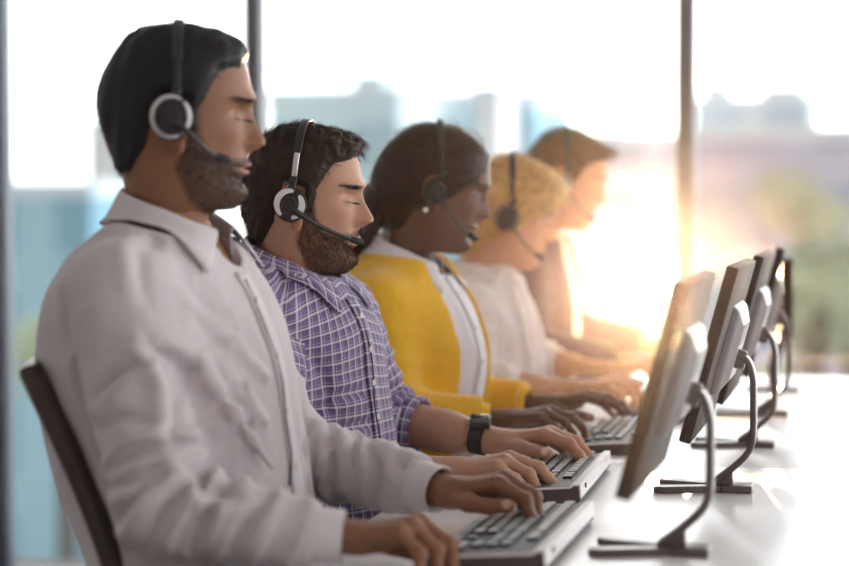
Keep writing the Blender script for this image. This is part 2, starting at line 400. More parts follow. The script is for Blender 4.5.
# ------------------------------------------------------------------ desks
DZ = .73
def desk(y0, y1, label):
    e = empty('desk', ((-.74 + .86) / 2, (y0 + y1) / 2, 0)); tag(e, label, 'desk', 'white bench desks in a row'); L = y1 - y0 - .003
    MB().box((0, 0, DZ - .0135), (1.6, L, .027), bevel=.002).build('desktop', M_desk, e)
    MB().box((0, 0, DZ - .06), (1.4, L - .1, .06)).build('frame_rail', M_edge, e, smooth=False)
    for sx in (-.7, .7):
        for sy in (-1, 1): MB().box((sx, sy * (L / 2 - .06), (DZ - .03) / 2), (.05, .05, DZ - .03), bevel=.004).build('leg', M_edge, e)
desk(1.15, 2.35, 'white desk nearest the viewer, its top just below the frame')
desk(2.35, 3.55, 'white desk under the two nearest keyboards and monitors')
desk(3.55, 4.75, 'white desk in front of the two women')
desk(4.75, 5.44, 'short white end desk nearest the windows')

# ------------------------------------------------------------------ keyboards
M_kside_shade = mat('shaded_keyboard_base', (.07, .05, .052), rough=.45, noise=(30, .1))  # dark tone stands in for shade on the near end of the silver body
def make_keyboard():
    e = empty('keyboard')
    th = R(4); rot = Matrix.Rotation(-th, 3, 'Y')             # rear edge (+x) raised
    def P(x, y, z): v = rot @ Vector((x, y, z)); return (v.x, v.y, v.z + .017)
    b = MB(); b.ext([(-.078, -.012), (-.078, .000), (-.072, .004), (.064, .004), (.069, .008), (.078, .008), (.078, -.018), (.07, -.0215)], -.212, .212)
    bmesh.ops.rotate(b.bm, cent=(0, 0, 0), matrix=rot, verts=b.bm.verts); bmesh.ops.translate(b.bm, vec=(0, 0, .017), verts=b.bm.verts)
    bo = b.build('case', M_kside_shade, e, sharp=30)
    b = MB(); b.ext([(-.0795, .0005), (-.0725, .0055), (.0637, .0055), (.0687, .0092), (.0795, .0092), (.0795, -.0120), (.0775, -.0120), (.0770, .0065), (.069, .0065), (.064, .0030), (-.072, .0030), (-.0785, -.001)], -.2125, .2125)
    bmesh.ops.rotate(b.bm, cent=(0, 0, 0), matrix=rot, verts=b.bm.verts); bmesh.ops.translate(b.bm, vec=(0, 0, .017), verts=b.bm.verts)
    b.build('top_frame', M_kbody, e, sharp=30)
    bv = bo.modifiers.new('b', 'BEVEL'); bv.width = .002; bv.segments = 2
    d = MB(); d.box((-.0035, 0, .0052), (.130, .412, .002)); bmesh.ops.rotate(d.bm, cent=(0, 0, 0), matrix=rot, verts=d.bm.verts); bmesh.ops.translate(d.bm, vec=(0, 0, .017), verts=d.bm.verts)
    d.build('key_bed', M_kdeck_shade, e, smooth=False)
    MB().cyl(P(.0795, -.155, .0), .004, .004, 'x').build('cable_port', M_black, e)
    keys = []; pitch = .0183
    rows = [-.057, -.038, -.019, .0, .019, .047]           # space row ... function row
    lay = [[1.25, 1.25, 1.25, 5.75, 1.25, 1.25, 1.25, 1.25], [2.25] + [1] * 10 + [1.25 + 1.0], [1.75] + [1] * 11 + [1.75], [1.5] + [1] * 12 + [1], [1] * 13 + [1.5], [1] * 14]
    for ri, (rx, ws) in enumerate(zip(rows, lay)):
        y = .205; tot = sum(ws); sc = .264 / tot
        for w in ws: keys.append((rx, y - w * sc / 2, w * sc)); y -= w * sc
    for k in range(3):
        for rx in ((rows[4], rows[5], rows[3]) if k != 1 else (rows[4], rows[5], rows[3], rows[1])): keys.append((rx, -.076 - k * pitch, pitch))
        keys.append((rows[0], -.076 - k * pitch, pitch))
    for k in range(4):
        for rx in rows[:5]:
            if k == 3 and rx in (rows[1], rows[3]): continue
            if k == 1 and rx == rows[0]: continue
            keys.append((rx, -.138 - k * pitch, pitch))
    cache = {}
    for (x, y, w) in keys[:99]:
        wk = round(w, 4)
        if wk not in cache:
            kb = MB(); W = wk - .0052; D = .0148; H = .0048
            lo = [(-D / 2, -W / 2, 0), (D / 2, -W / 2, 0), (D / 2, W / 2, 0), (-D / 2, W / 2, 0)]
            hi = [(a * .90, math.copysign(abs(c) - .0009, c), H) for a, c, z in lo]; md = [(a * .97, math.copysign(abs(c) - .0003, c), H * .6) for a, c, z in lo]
            kb.rings([lo, md, hi]); ob = kb.build('key', M_kdeck_shade, e, smooth=False); ob.data.materials.append(M_key); ob.data.polygons[max(range(len(ob.data.polygons)), key=lambda i: ob.data.polygons[i].center.z)].material_index = 1; None  # key sides coloured dark to stand in for shade, tops left pale
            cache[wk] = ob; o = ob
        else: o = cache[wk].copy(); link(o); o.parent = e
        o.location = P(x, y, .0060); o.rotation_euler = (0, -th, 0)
    return e
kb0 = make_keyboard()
PY = [2.65, 3.25, 3.85, 4.45, 5.05]
kdat = [(-.492, 2.672, 0, 'pale keyboard nearest the viewer under the hands of the man in the grey shirt'),
        (-.541, 3.255, R(1.5), 'pale keyboard under the watch-wearing hand of the man in the plaid shirt'),
        (-.505, 3.86, R(1), 'pale keyboard in front of the woman in the yellow cardigan'),
        (-.49, 4.45, 0, 'pale keyboard in front of the blonde woman'), (-.48, 5.05, 0, 'pale keyboard farthest away in front of the brown-haired person')]
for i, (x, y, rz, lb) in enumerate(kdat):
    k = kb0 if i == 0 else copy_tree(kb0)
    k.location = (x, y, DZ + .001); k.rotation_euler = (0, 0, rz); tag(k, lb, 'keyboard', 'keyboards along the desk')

# ------------------------------------------------------------------ monitors
def make_monitor():
    e = empty('monitor'); th = R(15); rot = Matrix.Rotation(th, 3, 'Y'); H = .278; W = .41
    C = Vector((-.262, 0, .965 - DZ)) - Vector((-.262, 0, 0))
    def T(mb):
        bmesh.ops.rotate(mb.bm, cent=(0, 0, 0), matrix=rot, verts=mb.bm.verts); bmesh.ops.translate(mb.bm, vec=(0, 0, C.z), verts=mb.bm.verts); return mb
    T(MB().box((0, 0, 0), (.019, W, H), bevel=.003)).build('casing', M_mon, e)
    T(MB().box((-.0098, 0, .004), (.0012, W - .03, H - .04))).build('screen', M_screen, e, smooth=False)
    r = [[(x, .02 + sy * (.10 - k), sz * (.075 - k)) for sy, sz in ((-1, -1), (1, -1), (1, 1), (-1, 1))] for x, k in ((.008, 0), (.020, .006), (.032, .03))]
    hb = MB(); hb.rings(r); h = T(hb).build('rear_housing', M_monl, e, smooth=False); b = h.modifiers.new('b', 'BEVEL'); b.width = .004; b.segments = 3
    for k in range(6):
        MB_ = MB().box((.0325, 0, .045 - k * .006), (.0012, .10, .0022)); T(MB_).build('vent_slot', M_black, h, smooth=False)
    # C-shaped flat arm: wedge foot, upright, hook towards the housing
    def bar(pts, w, t): # flat bar swept in xz
        mb = MB(); P = catmull(pts, 44); T_ = np.gradient(P, axis=0); T_ /= np.linalg.norm(T_, axis=1, keepdims=True); n = np.stack([-T_[:, 1], T_[:, 0]], 1)
        rg = [[(p[0] + q[0] * t / 2, -w / 2, p[1] + q[1] * t / 2), (p[0] + q[0] * t / 2, w / 2, p[1] + q[1] * t / 2), (p[0] - q[0] * t / 2, w / 2, p[1] - q[1] * t / 2), (p[0] - q[0] * t / 2, -w / 2, p[1] - q[1] * t / 2)] for p, q in zip(P, n)]
        mb.rings(rg); return mb
    st = bar([(-.012, .012), (.012, .030), (.040, .055), (.052, .075), (.055, .10), (.055, .15), (.054, .185), (.045, .212), (.026, .221), (.012, .214)], .034, .010).build('stand_arm', M_stand, e, sharp=50)
    bv = st.modifiers.new('b', 'BEVEL'); bv.width = .0025; bv.segments = 2; bv.limit_method = 'ANGLE'
    MB().ext([(-.02, .008), (.024, .008), (.022, .03), (.03, .045), (-.015, .012)], -.012, .012, 'y', .001).build('stand_gusset', M_stand, e)
    T(MB().cyl((.036, 0, -.012), .016, .022, 'x', bevel=.002)).build('mount_knuckle', M_stand, e)
    for s in (-1, 1):
        f = MB().ext([(.045, -.012), (.045, .012), (-.03, .012 ), (-.095, .016), (-.108, .008), (-.108, -.006), (-.095, -.014), (-.03, -.012)], 0, .011, 'z', .0015)
        bmesh.ops.rotate(f.bm, cent=(.03, 0, 0), matrix=Matrix.Rotation(R(-20 * s), 3, 'Z'), verts=f.bm.verts)
        f.build('foot', M_stand, e)
    MB().box((.03, 0, .006), (.05, .05, .012), bevel=.002).build('foot_hub', M_stand, e)
    return e
mon0 = make_monitor()
mdat = [(-.280, 2.655, 0, 'nearest monitor, leaning back with its dark underside lit by the sun glare'),
        (-.262, 3.25, 0, 'second monitor from the viewer, level with the man in the plaid shirt'),
        (-.260, 3.85, 0, 'middle monitor, level with the woman in the yellow cardigan'),
        (-.262, 4.42, R(3), 'monitor level with the blonde woman, its white top catching light')]
for i, (x, y, rz, lb) in enumerate(mdat):
    k = mon0 if i == 0 else copy_tree(mon0)
    k.location = (x, y, DZ); k.rotation_euler = (0, 0, rz); tag(k, lb, 'monitor', 'desk monitors in a row')
# the farthest monitor stands upright and edge-on
e = empty('monitor', (-.243, 5.03, DZ), R(4)); tag(e, 'farthest monitor, upright and seen edge-on near the window end', 'monitor', 'desk monitors in a row')
MB().box((0, 0, .235), (.026, .36, .19), bevel=.006).build('casing', M_mon, e)
MB().box((.0135, 0, .237), (.0012, .335, .165)).build('screen', M_screen, e, smooth=False)
MB().box((-.030, 0, .205), (.036, .05, .028), bevel=.005).build('mount_knuckle', M_stand, e)
MB().tube(curve([(-.002, 0, .15), (-.006, 0, .13), (-.022, 0, .09), (-.03, 0, .05), (-.026, 0, .01)], 20), .009, 10, flat=1.6).build('stand_arm', M_stand, e)
MB().box((-.03, 0, .006), (.13, .16, .011), bevel=.004).build('foot', M_stand, e)

# ------------------------------------------------------------------ people
M_skin = {}
def skinmat(name):
    m = mat(name, (.5, .3, .2), rough=.5, spec=.4, sss=.25, attr='Col', noise=(140, .07), bump=(420, .18, .0012)); return m
M_skinA = skinmat('skin')
HT = [  # front x,z   back x,z   half width   front narrowing
 (.020, .130, -.022, .130, .022, .0), (.052, .119, -.055, .118, .046, .0), (.074, .103, -.079, .096, .063, .0), (.086, .084, -.092, .070, .072, .02),
 (.092, .064, -.098, .045, .0755, .04), (.0955, .046, -.099, .022, .0765, .06), (.0935, .033, -.097, .002, .0755, .08), (.0885, .015, -.092, -.016, .0735, .10),
 (.0885, -.005, -.086, -.032, .0705, .13), (.0905, -.023, -.079, -.048, .068, .16), (.0925, -.038, -.073, -.062, .0655, .18), (.0915, -.050, -.069, -.074, .063, .20),
 (.0895, -.063, -.066, -.085, .060, .22), (.0925, -.077, -.064, -.095, .057, .26), (.091, -.090, -.062, -.104, .0545, .30), (.081, -.1005, -.061, -.111, .053, .30),
 (.060, -.105, -.061, -.119, .0525, .22), (.036, -.111, -.062, -.129, .053, .12), (.022, -.127, -.064, -.143, .0545, .03), (.015, -.155, -.069, -.162, .0565, 0), (.010, -.205, -.080, -.20, .062, 0)]
NOSE = [(.05, 0), (.034, 0), (.024, .003), (.012, .0105), (.000, .0180), (-.010, .0240), (-.0165, .0272), (-.0225, .0258), (-.0275, .0160), (-.032, .0045), (-.036, 0), (-.1, 0)]
def g2d(y, z, y0, z0, sy, sz): return np.exp(-((np.abs(y) - y0) / sy) ** 2 - ((z - z0) / sz) ** 2)
def head_local(p):
    """head + neck as a loft; returns V (local), F"""
    T = np.array(HT, float); nf = p.get('nf', 0); T[17:, 0] += nf * np.array([.5, .8, 1, 1]); T[17:, 4] *= 1 + nf * 3
    # denser rings over the face
    key = np.concatenate([np.linspace(0, 5, 34, endpoint=False), np.linspace(5, 15, 126, endpoint=False), np.linspace(15, 20, 30)])
    Tc = catmull(T, 2001); rows = Tc[np.clip((key / 20 * 2000).round().astype(int), 0, 2000)]
    n = 168; u = np.arange(n) / n; th = 2 * np.pi * (u - .62 * np.sin(2 * np.pi * u) / (2 * np.pi)); c, s = np.cos(th), np.sin(th)
    V = []
    for fx, fz, bx, bz, w, nar in rows:
        mx, mz, hx, hz = (fx + bx) / 2, (fz + bz) / 2, (fx - bx) / 2, (fz - bz) / 2
        yy = w * np.sign(s) * np.abs(s) ** .92 * (1 - nar * np.clip(c, 0, 1) ** 1.2)
        cc = np.sign(c) * np.abs(c) ** (.92)
        V.append(np.stack([mx + hx * cc, yy, mz + hz * cc], 1))
    V = np.vstack(V); x, y, z = V.T.copy(); C = np.tile(c, len(rows)); fm = sstep(.25, .6, C)
    nb = p.get('nose', 1.0); z0_ = z; z = z - .008 * sstep(-.042, -.014, z)
    nz = np.interp(-z, [-a for a, b in NOSE], [b for a, b in NOSE]) * nb
    wn = np.interp(-z, [-.03, -.012, .0, .012, .022, .03], [.0085, .0085, .0098, .0125, .0155, .0145])
    dx = nz * np.exp(-(np.abs(y) / wn) ** 2.4)
    dx += .0085 * g2d(y, z, .0125, -.0215, .0062, .0062)                       # alae
    dx -= .004 * g2d(y, z, .007, -.0285, .003, .0028)                           # nostrils
    dx += .006 * g2d(y, z, .022, .037, .022, .008) * p.get('brow', 1) + .003 * g2d(y, z, 0, .04, .012, .01)
    dx -= .0165 * g2d(y, z, .031, .016, .0155, .0120)                           # sockets
    dx += .0105 * g2d(y, z, .031, .0115, .0120, .0080)                          # lids over the eyeballs
    dx -= .0022 * g2d(y, z, .031, .0068, .012, .0013)                           # lid line
    lp = p.get('lip', 1)
    dx += lp * .0072 * g2d(y, z, 0, -.0425, .021, .0046) + lp * .0068 * g2d(y, z, 0, -.0535, .019, .0052) - .0065 * g2d(y, z, 0, -.0478, .024, .0016)
    dx += .0018 * g2d(y, z, .006, -.036, .004, .006)
    dx -= .0045 * g2d(y, z, 0, -.063, .022, .0055); dx += .0045 * g2d(y, z, 0, -.081, .017, .011) * p.get('chin', 1)
    dx += .004 * g2d(y, z, .040, -.012, .018, .020)
    dy = -.004 * np.sign(y) * g2d(0 * y, z, 0, -.035, 1, .02) * sstep(.02, .06, x) * sstep(.09, .05, x)
    x = x + dx * fm; y = y + dy; z = z0_
    nr = len(rows); idx = np.arange(nr * n).reshape(nr, n); a = idx[:-1]; b = idx[1:]
    F = np.stack([a, np.roll(a, -1, 1), np.roll(b, -1, 1), b], -1).reshape(-1, 4)[:, ::-1]
    V = np.stack([x, y, z], 1)
    # cap crown
    return V, F, n
EAR = None
def ear_local():
    g = Grid((-.045, .060, -.045), (.03, .105, .045), .0014); X, Y, Z = g.X, g.Y, g.Z
    pts = []
    for k in range(15):
        a = R(-35 + k * 250 / 14); pts.append((-.006 + .0175 * math.cos(a) - .004 * math.sin(a), .087 - .006 * math.cos(a), .004 + .028 * math.sin(a)))
    D = None
    for i in range(len(pts) - 1):
        d = cone(X, Y, Z, pts[i], pts[i + 1], .0034, .0034); D = d if D is None else smin(D, d, .003)
    D = smin(D, ell(X, Y, Z, (-.003, .077, .002), (.014, .006, .026)), .006)
    D = smin(D, ell(X, Y, Z, (.004, .080, -.028), (.008, .0045, .011)), .006)
    D = smin(D, cone(X, Y, Z, (.008, .077, -.004), (.009, .080, .004), .004, .004), .004)
    D = smin(D, cone(X, Y, Z, (-.012, .083, -.012), (-.004, .086, .018), .003, .003), .003)
    return g.mesh(D)
EAR = ear_local()
class Frame:
    """head frame: local -> world"""
    def __init__(s, p):
        s.pos = np.array(p['pos'], float); s.k = p['k']; s.pitch = R(p['pitch']); s.yaw = R(p['yaw']); s.neck = p.get('neck', 0); s.roll = R(p.get('roll', 0))
    def __call__(s, V, neck=True):
        V = np.asarray(V, float); x, y, z = V[..., 0], V[..., 1], V[..., 2]
        w = sstep(-.20, -.085, z) if neck else 1.0
        sh = np.where(z < -.08, s.neck * (-.08 - z), 0) if neck else 0
        a = s.pitch * w; X = x * np.cos(a) + z * np.sin(a) - sh; Z = -x * np.sin(a) + z * np.cos(a)
        Y = y * math.cos(s.roll) - Z * math.sin(s.roll) * (w if neck else 1)
        b = s.yaw * (w if neck else 1); X2 = X * np.cos(b) - Y * np.sin(b); Y2 = X * np.sin(b) + Y * np.cos(b)
        return np.stack([X2, Y2, Z], -1) * s.k + s.pos
def skin_col(base, lipc, V, F_, p, hairpoly=None):
    x, y, z = V.T; z_raw = z; z = z - .008 * sstep(-.042, -.014, z); col = np.tile(np.array(base, float), (len(V), 1))
    def mix(c, m): nonlocal col; col = col * (1 - m[:, None]) + np.array(c) * m[:, None]
    mix(lipc, np.clip(sstep(.0, 1, g2d(y, z, 0, -.0475, .024, .0100) * 2.2 - .7), 0, 1) * sstep(.07, .085, x) * .85)
    mix(np.array(base) * (1.05, .80, .75), .4 * g2d(y, z, .04, -.012, .02, .02) * (x > .03))
    mix(np.array(base) * (1.05, .78, .72), .4 * g2d(y, z, 0, -.017, .014, .01) * (x > .09))
    mix(np.array(p['brow_col']), .45 * sstep(.1, .9, 1.4 * g2d(y, z, .034, .0325 - 0 * y, .020, .0026)) * sstep(.05, .07, x))
    mix((.02, .015, .012), .85 * sstep(.2, .9, g2d(y, z, .031, .0068, .0125, .0016)) * sstep(.05, .07, x))
    if p.get('beard'):
        s_ = inpoly(x, z_raw, p['beard']); m = sstep(-.004, .006, s_) * p.get('beard_tint', .6)
        lips = sstep(.2, .8, g2d(y, z, 0, -.0475, .026, .0085) * 1.3); m = m * (1 - lips); mix(p['beard_col'], m)
    return col
HAIRP = dict(
 male=[(.090, .098), (.078, .084), (.054, .074), (.038, .044), (.030, .020), (.025, -.006), (.010, -.010), (.008, .030), (-.022, .038), (-.030, .004), (-.034, -.026), (-.056, -.066), (-.090, -.074), (-.14, -.02), (-.14, .16), (.05, .17), (.11, .13)])
BEARD = [(.013, .026), (.008, -.02), (.0, -.055), (.022, -.098), (.05, -.116), (.085, -.112), (.115, -.085), (.112, -.056), (.094, -.0575), (.086, -.052), (.092, -.043), (.13, -.040), (.13, -.0285), (.098, -.0285), (.083, -.036), (.066, -.040), (.044, -.030), (.032, -.008), (.026, .026)]
def finger_chain(o, d0, up, L, bends, spread):
    pts = [np.array(o, float)]; d = np.array(d0, float)
    side = np.cross(up, d); d = d * math.cos(spread) + side * math.sin(spread); side = np.cross(up, d); side /= np.linalg.norm(side)
    a = 0; f = d / np.linalg.norm(d); u = np.cross(f, side); u /= np.linalg.norm(u)
    for l, b in zip(L, bends):
        a += R(b); dd = f * math.cos(a) - u * math.sin(a); pts.append(pts[-1] + dd * l)
    return pts, side
def hand_prims(h):
    """h: wrist, dir (yaw,pitch,roll), side +1 = thumb on +y (right hand), bends per finger -> cones and nail spots"""
    s = 1 if h['side'] == 'R' else -1; k = h.get('k', 1.0)
    yaw, pit, rol = [R(v) for v in h['rot']]
    M = Matrix.Rotation(yaw, 3, 'Z') @ Matrix.Rotation(-pit, 3, 'Y') @ Matrix.Rotation(rol, 3, 'X')
    W = np.array(h['wrist'], float); M = np.array(M)
    def P(x, y, z): return W + M @ (np.array((x, y * s, z)) * k)
    fwd = M @ np.array((1., 0, 0)); up = M @ np.array((0, 0, 1.))
    prims = []; nails = []
    kn = [(.088, .027, .004), (.092, .007, .008), (.086, -.013, .005), (.076, -.031, -.001)]
    rad = [.0095, .0095, .0088, .0078]; LEN = [(.043, .026, .021), (.047, .030, .022), (.043, .028, .021), (.034, .021, .019)]
    if h.get('slim'): rad = [r * h['slim'] for r in rad]
    bends = h['bends']; sp = [.07, .0, -.07, -.16]
    for i in range(4):
        a = P(.008, kn[i][1] * .55, 0); b = P(*kn[i]); prims.append(('p', a, b, .0135 * k, (.0125 if i < 3 else .0115) * k, .010))
        pts, side = finger_chain(b, fwd, up, [l * k for l in LEN[i]], bends[i], sp[i] * s + (h.get('spread', 0) * (1.5 - i) * s))
        r = rad[i] * k; rr = [r * 1.12, r * 1.02, r * .95, r * .80]
        for j in range(3): prims.append(('f%d' % i, pts[j], pts[j + 1], rr[j], rr[j + 1], .004))
        prims.append(('f%d' % i, pts[1], pts[1] + (pts[2] - pts[1]) * .05, rr[1] * 1.07, rr[1] * 1.07, .004))
        t = pts[3] - pts[2]; t /= np.linalg.norm(t); nu = np.cross(t, side); nu /= np.linalg.norm(nu)
        if nu @ up < 0 and abs(nu @ up) > .3: nu = -nu
        # nail on the dorsal side
        dors = np.cross(side, t); dors = dors if (dors @ (up * math.cos(0)) > -2) else dors
        dd = np.cross(t, side) ; dd = dd if dd @ (up + fwd * .8) > 0 else -dd
        nails.append((pts[3] - t * .004 + dd * rr[3] * .9, t, dd, r))
    # thumb
    b0 = P(.020, .020, -.008); b1 = P(*h.get('t1', (.052, .043, -.020))); b2 = P(*h.get('t2', (.080, .050, -.030))); b3 = P(*h.get('t3', (.104, .046, -.036)))
    prims += [('p', b0, b1, .0165 * k, .0125 * k, .012), ('t', b1, b2, .0122 * k, .0105 * k, .006), ('t', b2, b3, .0108 * k, .0085 * k, .004)]
    t = (b3 - b2) / np.linalg.norm(b3 - b2); sd_ = M @ np.array((0, s, .55)); dd = sd_ - t * (sd_ @ t); dd /= np.linalg.norm(dd)
    nails.append((b3 - t * .003 + dd * .0085 * k * .8, t, dd, .010 * k))
    prims.append(('p', P(.035, .012, -.010), P(.070, -.012, -.008), .016 * k, .013 * k, .012))
    E = np.array(h['elbow'], float); wr = h.get('wr', .026) * k; er = h.get('er', .043)
    up2 = up
    return prims, nails, W, E, wr, er, up2, M
def arm_hand_mesh(h, base, sk):
    prims, nails, W, E, wr, er, up, M = hand_prims(h)
    pts = np.array([q for pr in prims for q in (pr[1], pr[2])]); lo = np.minimum(pts.min(0), W) - .03; hi = np.maximum(pts.max(0), W) + .03
    # hand zone at fine resolution; cut behind the wrist
    ax = (E - W) / np.linalg.norm(E - W); cutp = W + ax * .055
    lo = np.minimum(lo, cutp - .035); hi = np.maximum(hi, cutp + .035)
    fine = h.get('vox', .0017)
    g = Grid(lo, hi, fine); X, Y, Z = g.X, g.Y, g.Z
    groups = {}
    for nm, a, b, ra, rb, kk in prims:
        d = cone(X, Y, Z, a, b, ra, rb, *((.86, up) if nm == 'p' else (1.0, None)))
        groups[nm] = d if nm not in groups else smin(groups[nm], d, kk)
    D = groups['p']
    for nm in groups:
        if nm != 'p': D = smin(D, groups[nm], .0055)
    fa = cone(X, Y, Z, W + (W - E) * .06, W + ax * .3, wr * .98, wr + (er - wr) * min(1, .3 / np.linalg.norm(E - W)), .80, up)
    D = smin(D, fa, .014)
    # tendons on the back of the hand
    cut = (X - cutp[0]) * ax[0] + (Y - cutp[1]) * ax[1] + (Z - cutp[2]) * ax[2]
    D = np.maximum(D, cut)
    V1, Q1 = g.mesh(D); V1 = laplace(V1, Q1, 2, .4)
    g = None
    # forearm, coarse, overlapping the cut
    lo = np.minimum(cutp, E) - .065; hi = np.maximum(cutp, E) + .065; g = Grid(lo, hi, .004); X, Y, Z = g.X, g.Y, g.Z
    L = np.linalg.norm(E - W); mid = W + ax * L * .68; r0 = wr + (er - wr) * .05 / L
    D = smin(cone(X, Y, Z, W + (W - E) * 0, W + ax * L * .45, wr, wr + (er - wr) * .62, .80, up), cone(X, Y, Z, W + ax * L * .4, E, wr + (er - wr) * .62, er, .94, up), .02)
    D = np.maximum(D, -(cut_plane(X, Y, Z, cutp, ax) + .006))
    V2, Q2 = g.mesh(D); V2 = laplace(V2, Q2, 2, .4)
    V, Q = join_arrays([(V1, Q1), (V2, Q2)])
    col = np.tile(np.array(base, float), (len(V), 1))
    q = wob(*V.T, 60, 3)[:, None]; col = col * (1 + .05 * q)
    kn = np.array([pr[1] for pr in prims if pr[0][0] == 'f'])
    for c in kn:
        m = np.exp(-((V - c) ** 2).sum(1) / .009 ** 2)[:, None] * .35; col = col * (1 - m) + col * np.array((1.02, .80, .74)) * m
    for c, t, dd, r in nails:
        v = V - c; a = v @ t; b = v @ np.cross(t, dd); n = v @ dd
        m = sstep(1.15, .9, np.sqrt((a / .0065) ** 2 + (b / (r * .68)) ** 2)) * sstep(-.006, -.003, n); col = col * (1 - m[:, None]) + (np.array(base) * .35 + np.array(h.get('nailc', (.75, .52, .46))) * .65) * m[:, None]
    return V, Q, col
def cut_plane(X, Y, Z, c, n): return (X - c[0]) * n[0] + (Y - c[1]) * n[1] + (Z - c[2]) * n[2]
def torso_sdf(X, Y, Z, secs, rot=0, pivot=(0, 0), n=2.4):
    """secs rows: z, back x, front x, half width, centre y"""
    S = np.array(secs, float)[::-1]; c, s = math.cos(-rot), math.sin(-rot)
    x = pivot[0] + (X - pivot[0]) * c - (Y - pivot[1]) * s; y = pivot[1] + (X - pivot[0]) * s + (Y - pivot[1]) * c
    zt = np.linspace(S[0, 0], S[-1, 0], 200); i = np.interp(zt, S[:, 0], np.arange(len(S))); C = catmull(S, 2001); cols = C[np.clip((i / (len(S) - 1) * 2000).astype(int), 0, 2000)]
    f = lambda k: np.interp(Z, cols[:, 0], cols[:, k])
    xb, xf, w, yc = f(1), f(2), f(3), f(4); mx = (xb + xf) / 2; hx = (xf - xb) / 2
    q = (np.abs((x - mx) / hx) ** n + np.abs((y - yc) / w) ** n) ** (1 / n)
    d = (q - 1) * np.minimum(hx, w)
    return np.maximum(d, np.maximum(Z - S[-1, 0], S[0, 0] - Z)), x, y
def folds_arm(X, Y, Z, a, b, seed, amp=.006, freq=5.5, env=None, twist=1.2):
    a = np.array(a, float); b = np.array(b, float); L = np.linalg.norm(b - a); t = (b - a) / L
    u = ((X - a[0]) * t[0] + (Y - a[1]) * t[1] + (Z - a[2]) * t[2]) / L
    s1 = np.cross(t, (0, 1, 0)); s1 /= np.linalg.norm(s1); s2 = np.cross(t, s1)
    p1 = (X - a[0]) * s1[0] + (Y - a[1]) * s1[1] + (Z - a[2]) * s1[2]; p2 = (X - a[0]) * s2[0] + (Y - a[1]) * s2[1] + (Z - a[2]) * s2[2]
    ph = 6.283 * freq * u + twist * 14 * p1 * 1.6 + 9 * twist * p2 + 1.7 * wob(X, Y, Z, 9, seed) + seed
    w = (1 - np.abs(np.sin(ph * .5))) ** 1.6
    e = 1.0 if env is None else np.interp(u, [k[0] for k in env], [k[1] for k in env])
    inside = (u > -.15) & (u < 1.15)
    return -amp * e * (w - .25) * inside * (.6 + .4 * wob(X, Y, Z, 12, seed + 5))
def garment(p, neckplane=None, torso=True, off=0.0, vox=.0045, neckcut=None, opening=None, zmin=.5, sleeves=True, wr_amp=.004, collarfill=True):
    """shirt surface; p['secs'], p['arms']"""
    A = p['arms']; S = np.array(p['secs']); pts = [[S[:, 1].min() - .03, S[:, 4].min() - S[:, 3].max() - .04, zmin - .01], [S[:, 2].max() + .04, S[:, 4].max() + S[:, 3].max() + .04, S[:, 0].max() + .01]]
    if sleeves:
        for a in A:
            for q in (a['sh'], a['el'], a['end']): pts += [list(np.array(q) - .085), list(np.array(q) + .085)]
    pts = np.array(pts); g = Grid(pts.min(0), pts.max(0), vox); X, Y, Z = g.X, g.Y, g.Z
    D, xl, yl = torso_sdf(X, Y, Z, p['secs'], R(p.get('trot', 0)), p['pivot']); D -= off
    D = D - wr_amp * wob(X, Y, Z * .55, 16, p['seed']) - wr_amp * .9 * ((1 - np.abs(wob(X * 1.2, Y, Z * .5, 22, p['seed'] + 9))) ** 3 - .3)
    for (fa, fb, r, am) in p.get('ridges', []):
        d = cone(X, Y, Z, fa, fb, r, r * .5); D = smin(D, d, .018)
    for a in (A if sleeves else []):
        sh, el, en = [np.array(a[k], float) for k in ('sh', 'el', 'end')]; r0, r1, r2 = a['r']
        up_ = cone(X, Y, Z, sh, el, r0, r1) - off; lo_ = cone(X, Y, Z, el, en, r1, r2) - off
        up_ = up_ + folds_arm(X, Y, Z, sh, el, a.get('seed', 1), a.get('amp', .008), a.get('fr', 4.0), [(-.2, .1), (.1, .5), (.55, .7), (.8, 1.3), (1.05, 1.3)])
        lo_ = lo_ + folds_arm(X, Y, Z, el, en, a.get('seed', 1) + 3, a.get('amp', .008) * .85, a.get('fr2', 5.0), [(-.1, 1.2), (.3, 1.1), (.7, .8), (1, .35)], -.8)
        ar = smin(up_, lo_, .022)
        t = (en - el) / np.linalg.norm(en - el); ar = np.maximum(ar, cut_plane(X, Y, Z, en, t))
        D = smin(D, ar, a.get('blend', .045))
        D = D + .006 * np.exp(-(((X - sh[0] - a.get('cx', .02)) / .02) ** 2 + ((Z - sh[2] + .09) / .05) ** 2)) * (np.abs(Y - sh[1]) < .1)
    if neckcut is not None:
        for (c, r) in neckcut: D = np.maximum(D, -ell(X, Y, Z, c, r))
    if neckplane is not None: D = np.maximum(D, (Z - (neckplane[1] + neckplane[2] * (X - neckplane[0]))) * .9)
    if opening is not None:       # front opening of a cardigan: list of (z, half width)
        w = np.interp(Z, [o[0] for o in opening], [o[1] for o in opening]); S_ = np.array(p['secs']); mid = np.interp(Z, S_[::-1, 0], ((S_[:, 1] + S_[:, 2]) / 2)[::-1])
        arm_far = None
        cutd = np.maximum(np.abs(yl - p['pivot'][1]) - w, mid + .01 - xl); D = np.maximum(D, -cutd)
    V, Q = g.mesh(D); V = laplace(V, Q, 1, .35)
    return V, Q, D, g
